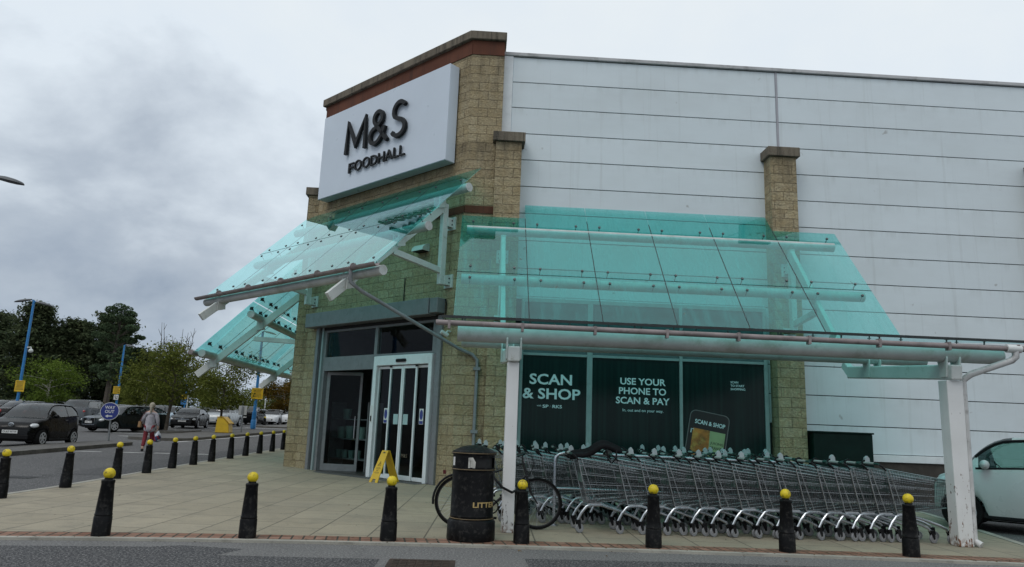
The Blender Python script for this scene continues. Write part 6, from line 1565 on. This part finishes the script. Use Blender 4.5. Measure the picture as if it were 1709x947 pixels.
# the tall pine: clumps of needles on a bare trunk
def pine(x, y, z0, top, w, label, seed):
    rng = np.random.default_rng(seed); H = top-z0; t = thing('pine_tree', label, 'tree', (x,y,z0)); m = MB()
    m.tube([(x-.3,y,z0),(x-.1,y,z0+H*.5),(x+.1,y,z0+H*.92)], [.35,.25,.08], 8); pts = []
    cl_ = [(0.2,.94,1.0),(-0.5,.91,.9),(0.8,.90,.8),(-1.0,.84,1.0),(0.1,.85,1.2),(1.3,.83,.9),(-1.7,.77,.9),(-.6,.76,1.1),(.7,.76,1.0),(1.9,.76,.8),(-2.4,.70,.9),(-1.2,.68,1.0),(0.2,.67,1.1),(1.5,.66,.8),(2.3,.69,.55),(-1.9,.61,.9),(-.5,.59,1.1),(1.0,.57,1.0),(1.9,.58,.7),(-1.2,.52,1.0),(.3,.50,1.1),(1.4,.50,.8),(-.6,.43,1.2),(.6,.42,1.1),(-1.6,.40,1.1),(1.4,.40,1.0),(0,.34,1.3)]
    for dx, h, r in cl_:
        for rep in range(2):
            dy = rng.uniform(-1.4,1.4); c = np.array([x+dx*w/5.2, y+dy, z0+H*h]); m.tube([(x,y,z0+H*(h-.09)),tuple(c)], [.07,.02], 4, cap=False)
            q = rng.normal(size=(330,3)); q /= np.linalg.norm(q,axis=1)[:,None]; q *= rng.uniform(.55,1,(330,1))**.5*np.array([r,r,r*.62])*.72*w/5.2; pts.append(c+q)
    m.build('trunk', BARK, t, smooth=True); leaf_obj('crown', leaves(np.concatenate(pts), .30, rng, .6, .4), LP, t)
pine(-43.6,90,1.0,14.7,5.6,'tall pine with clumped rounded crown rising above the other conifers',5)
decid(-33.8,60,0.6,5.2,5.0,'round bright green tree with a pale trunk behind the dark hatchback',11,LG2,BARKP,.26,7500,.17,.11)
decid(-17.95,44.25,g(-18,44.2)+.02,5.75,4.4,'broadleaf tree with bare twigs on top standing behind the walking person',12,LG,BARK,.36,5600,.15,.11,11,0.15)
decid(-17.45,52.0,.5,5.65,5.0,'broadleaf tree with dark trunk between the yellow grit bin and the black saloon',13,LG,BARK,.36,8000,.15,.10)
decid(-28.7,66.0,.75,5.8,4.6,'broadleaf tree with a slim pale trunk right of the second lamp post',14,LG,BARKP,.30,7500,.18,.09)
decid(-20.4,80,.8,5.5,4.6,'broadleaf tree with autumn orange tips left of the stone corner',15,LA,BARKP,.30,6500,.19,.09)
decid(-22.6,66,.7,5.0,4.5,'broadleaf tree with pale trunk behind the silver off-roader',16,LG,BARKP,.30,6500,.17,.09)
decid(-38.5,88,.9,5.2,6.0,'low broadleaf tree under the dark conifers, far behind the estate',17,LG,BARK,.2,6000,.22,.12)
decid(-28.5,105,1.0,5.6,8.0,'spreading dark tree far behind the black saloon',18,LG,BARK,.2,7000,.26,.16)
# woodland edge far off reads as one mass
rng = np.random.default_rng(3); pts = []
for k in range(60):
    x = rng.uniform(-130,-12); y = 122+rng.uniform(-3,8); h = rng.uniform(2.4,4.6)*(1.0 if x > -70 else 1.8); c = np.array([x,y,.9+h*.5])
    q = rng.normal(size=(420,3))*np.array([2.6,1.5,h*.30])+c; pts.append(q[q[:,2] > .7])
wd = bpy.data.objects.new('woodland_anchor', None); wd.location = (0,0,0)
V = leaves(np.concatenate(pts), .55, rng); n = len(V)//4
me = bpy.data.meshes.new('woodland'); me.from_pydata([tuple(v) for v in V], [], [tuple(range(4*i,4*i+4)) for i in range(n)]); me.materials.append(LC)
wo = bpy.data.objects.new('woodland', me); COL.objects.link(wo); wo['kind'] = 'stuff'; wo['label'] = 'dark woodland edge beyond the car park'
bpy.data.objects.remove(wd)

# dry leaves and scraps lying along the kerb and on the slabs: nobody would count them
rng = np.random.default_rng(21); pts = []
for k in range(150):
    if k < 95: x = rng.uniform(-5,7); y = fy(x)+abs(rng.normal())*0.16+0.03; z = 0.009
    elif k < 125: x = rng.uniform(-6,7); y = rng.uniform(9,13.5); z = 0.008
    else: x = rng.uniform(-5,7); y = fy(x)-rng.uniform(.02,.4); z = rd(x,y)+0.01
    pts.append((x,y,z))
V = leaves(np.array(pts), .035, rng, up=3.0, asp=.6); n = len(V)//4
me = bpy.data.meshes.new('leaf_litter'); me.from_pydata([tuple(v) for v in V], [], [tuple(range(4*i,4*i+4)) for i in range(n)])
me.materials.append(simple('dry_leaf_scraps', (0.09,0.06,0.03), 0.9, var=0.6, scale=2)); lo_ = bpy.data.objects.new('leaf_litter', me); COL.objects.link(lo_); lo_['kind'] = 'stuff'; lo_['label'] = 'dry leaves and scraps along the kerb'
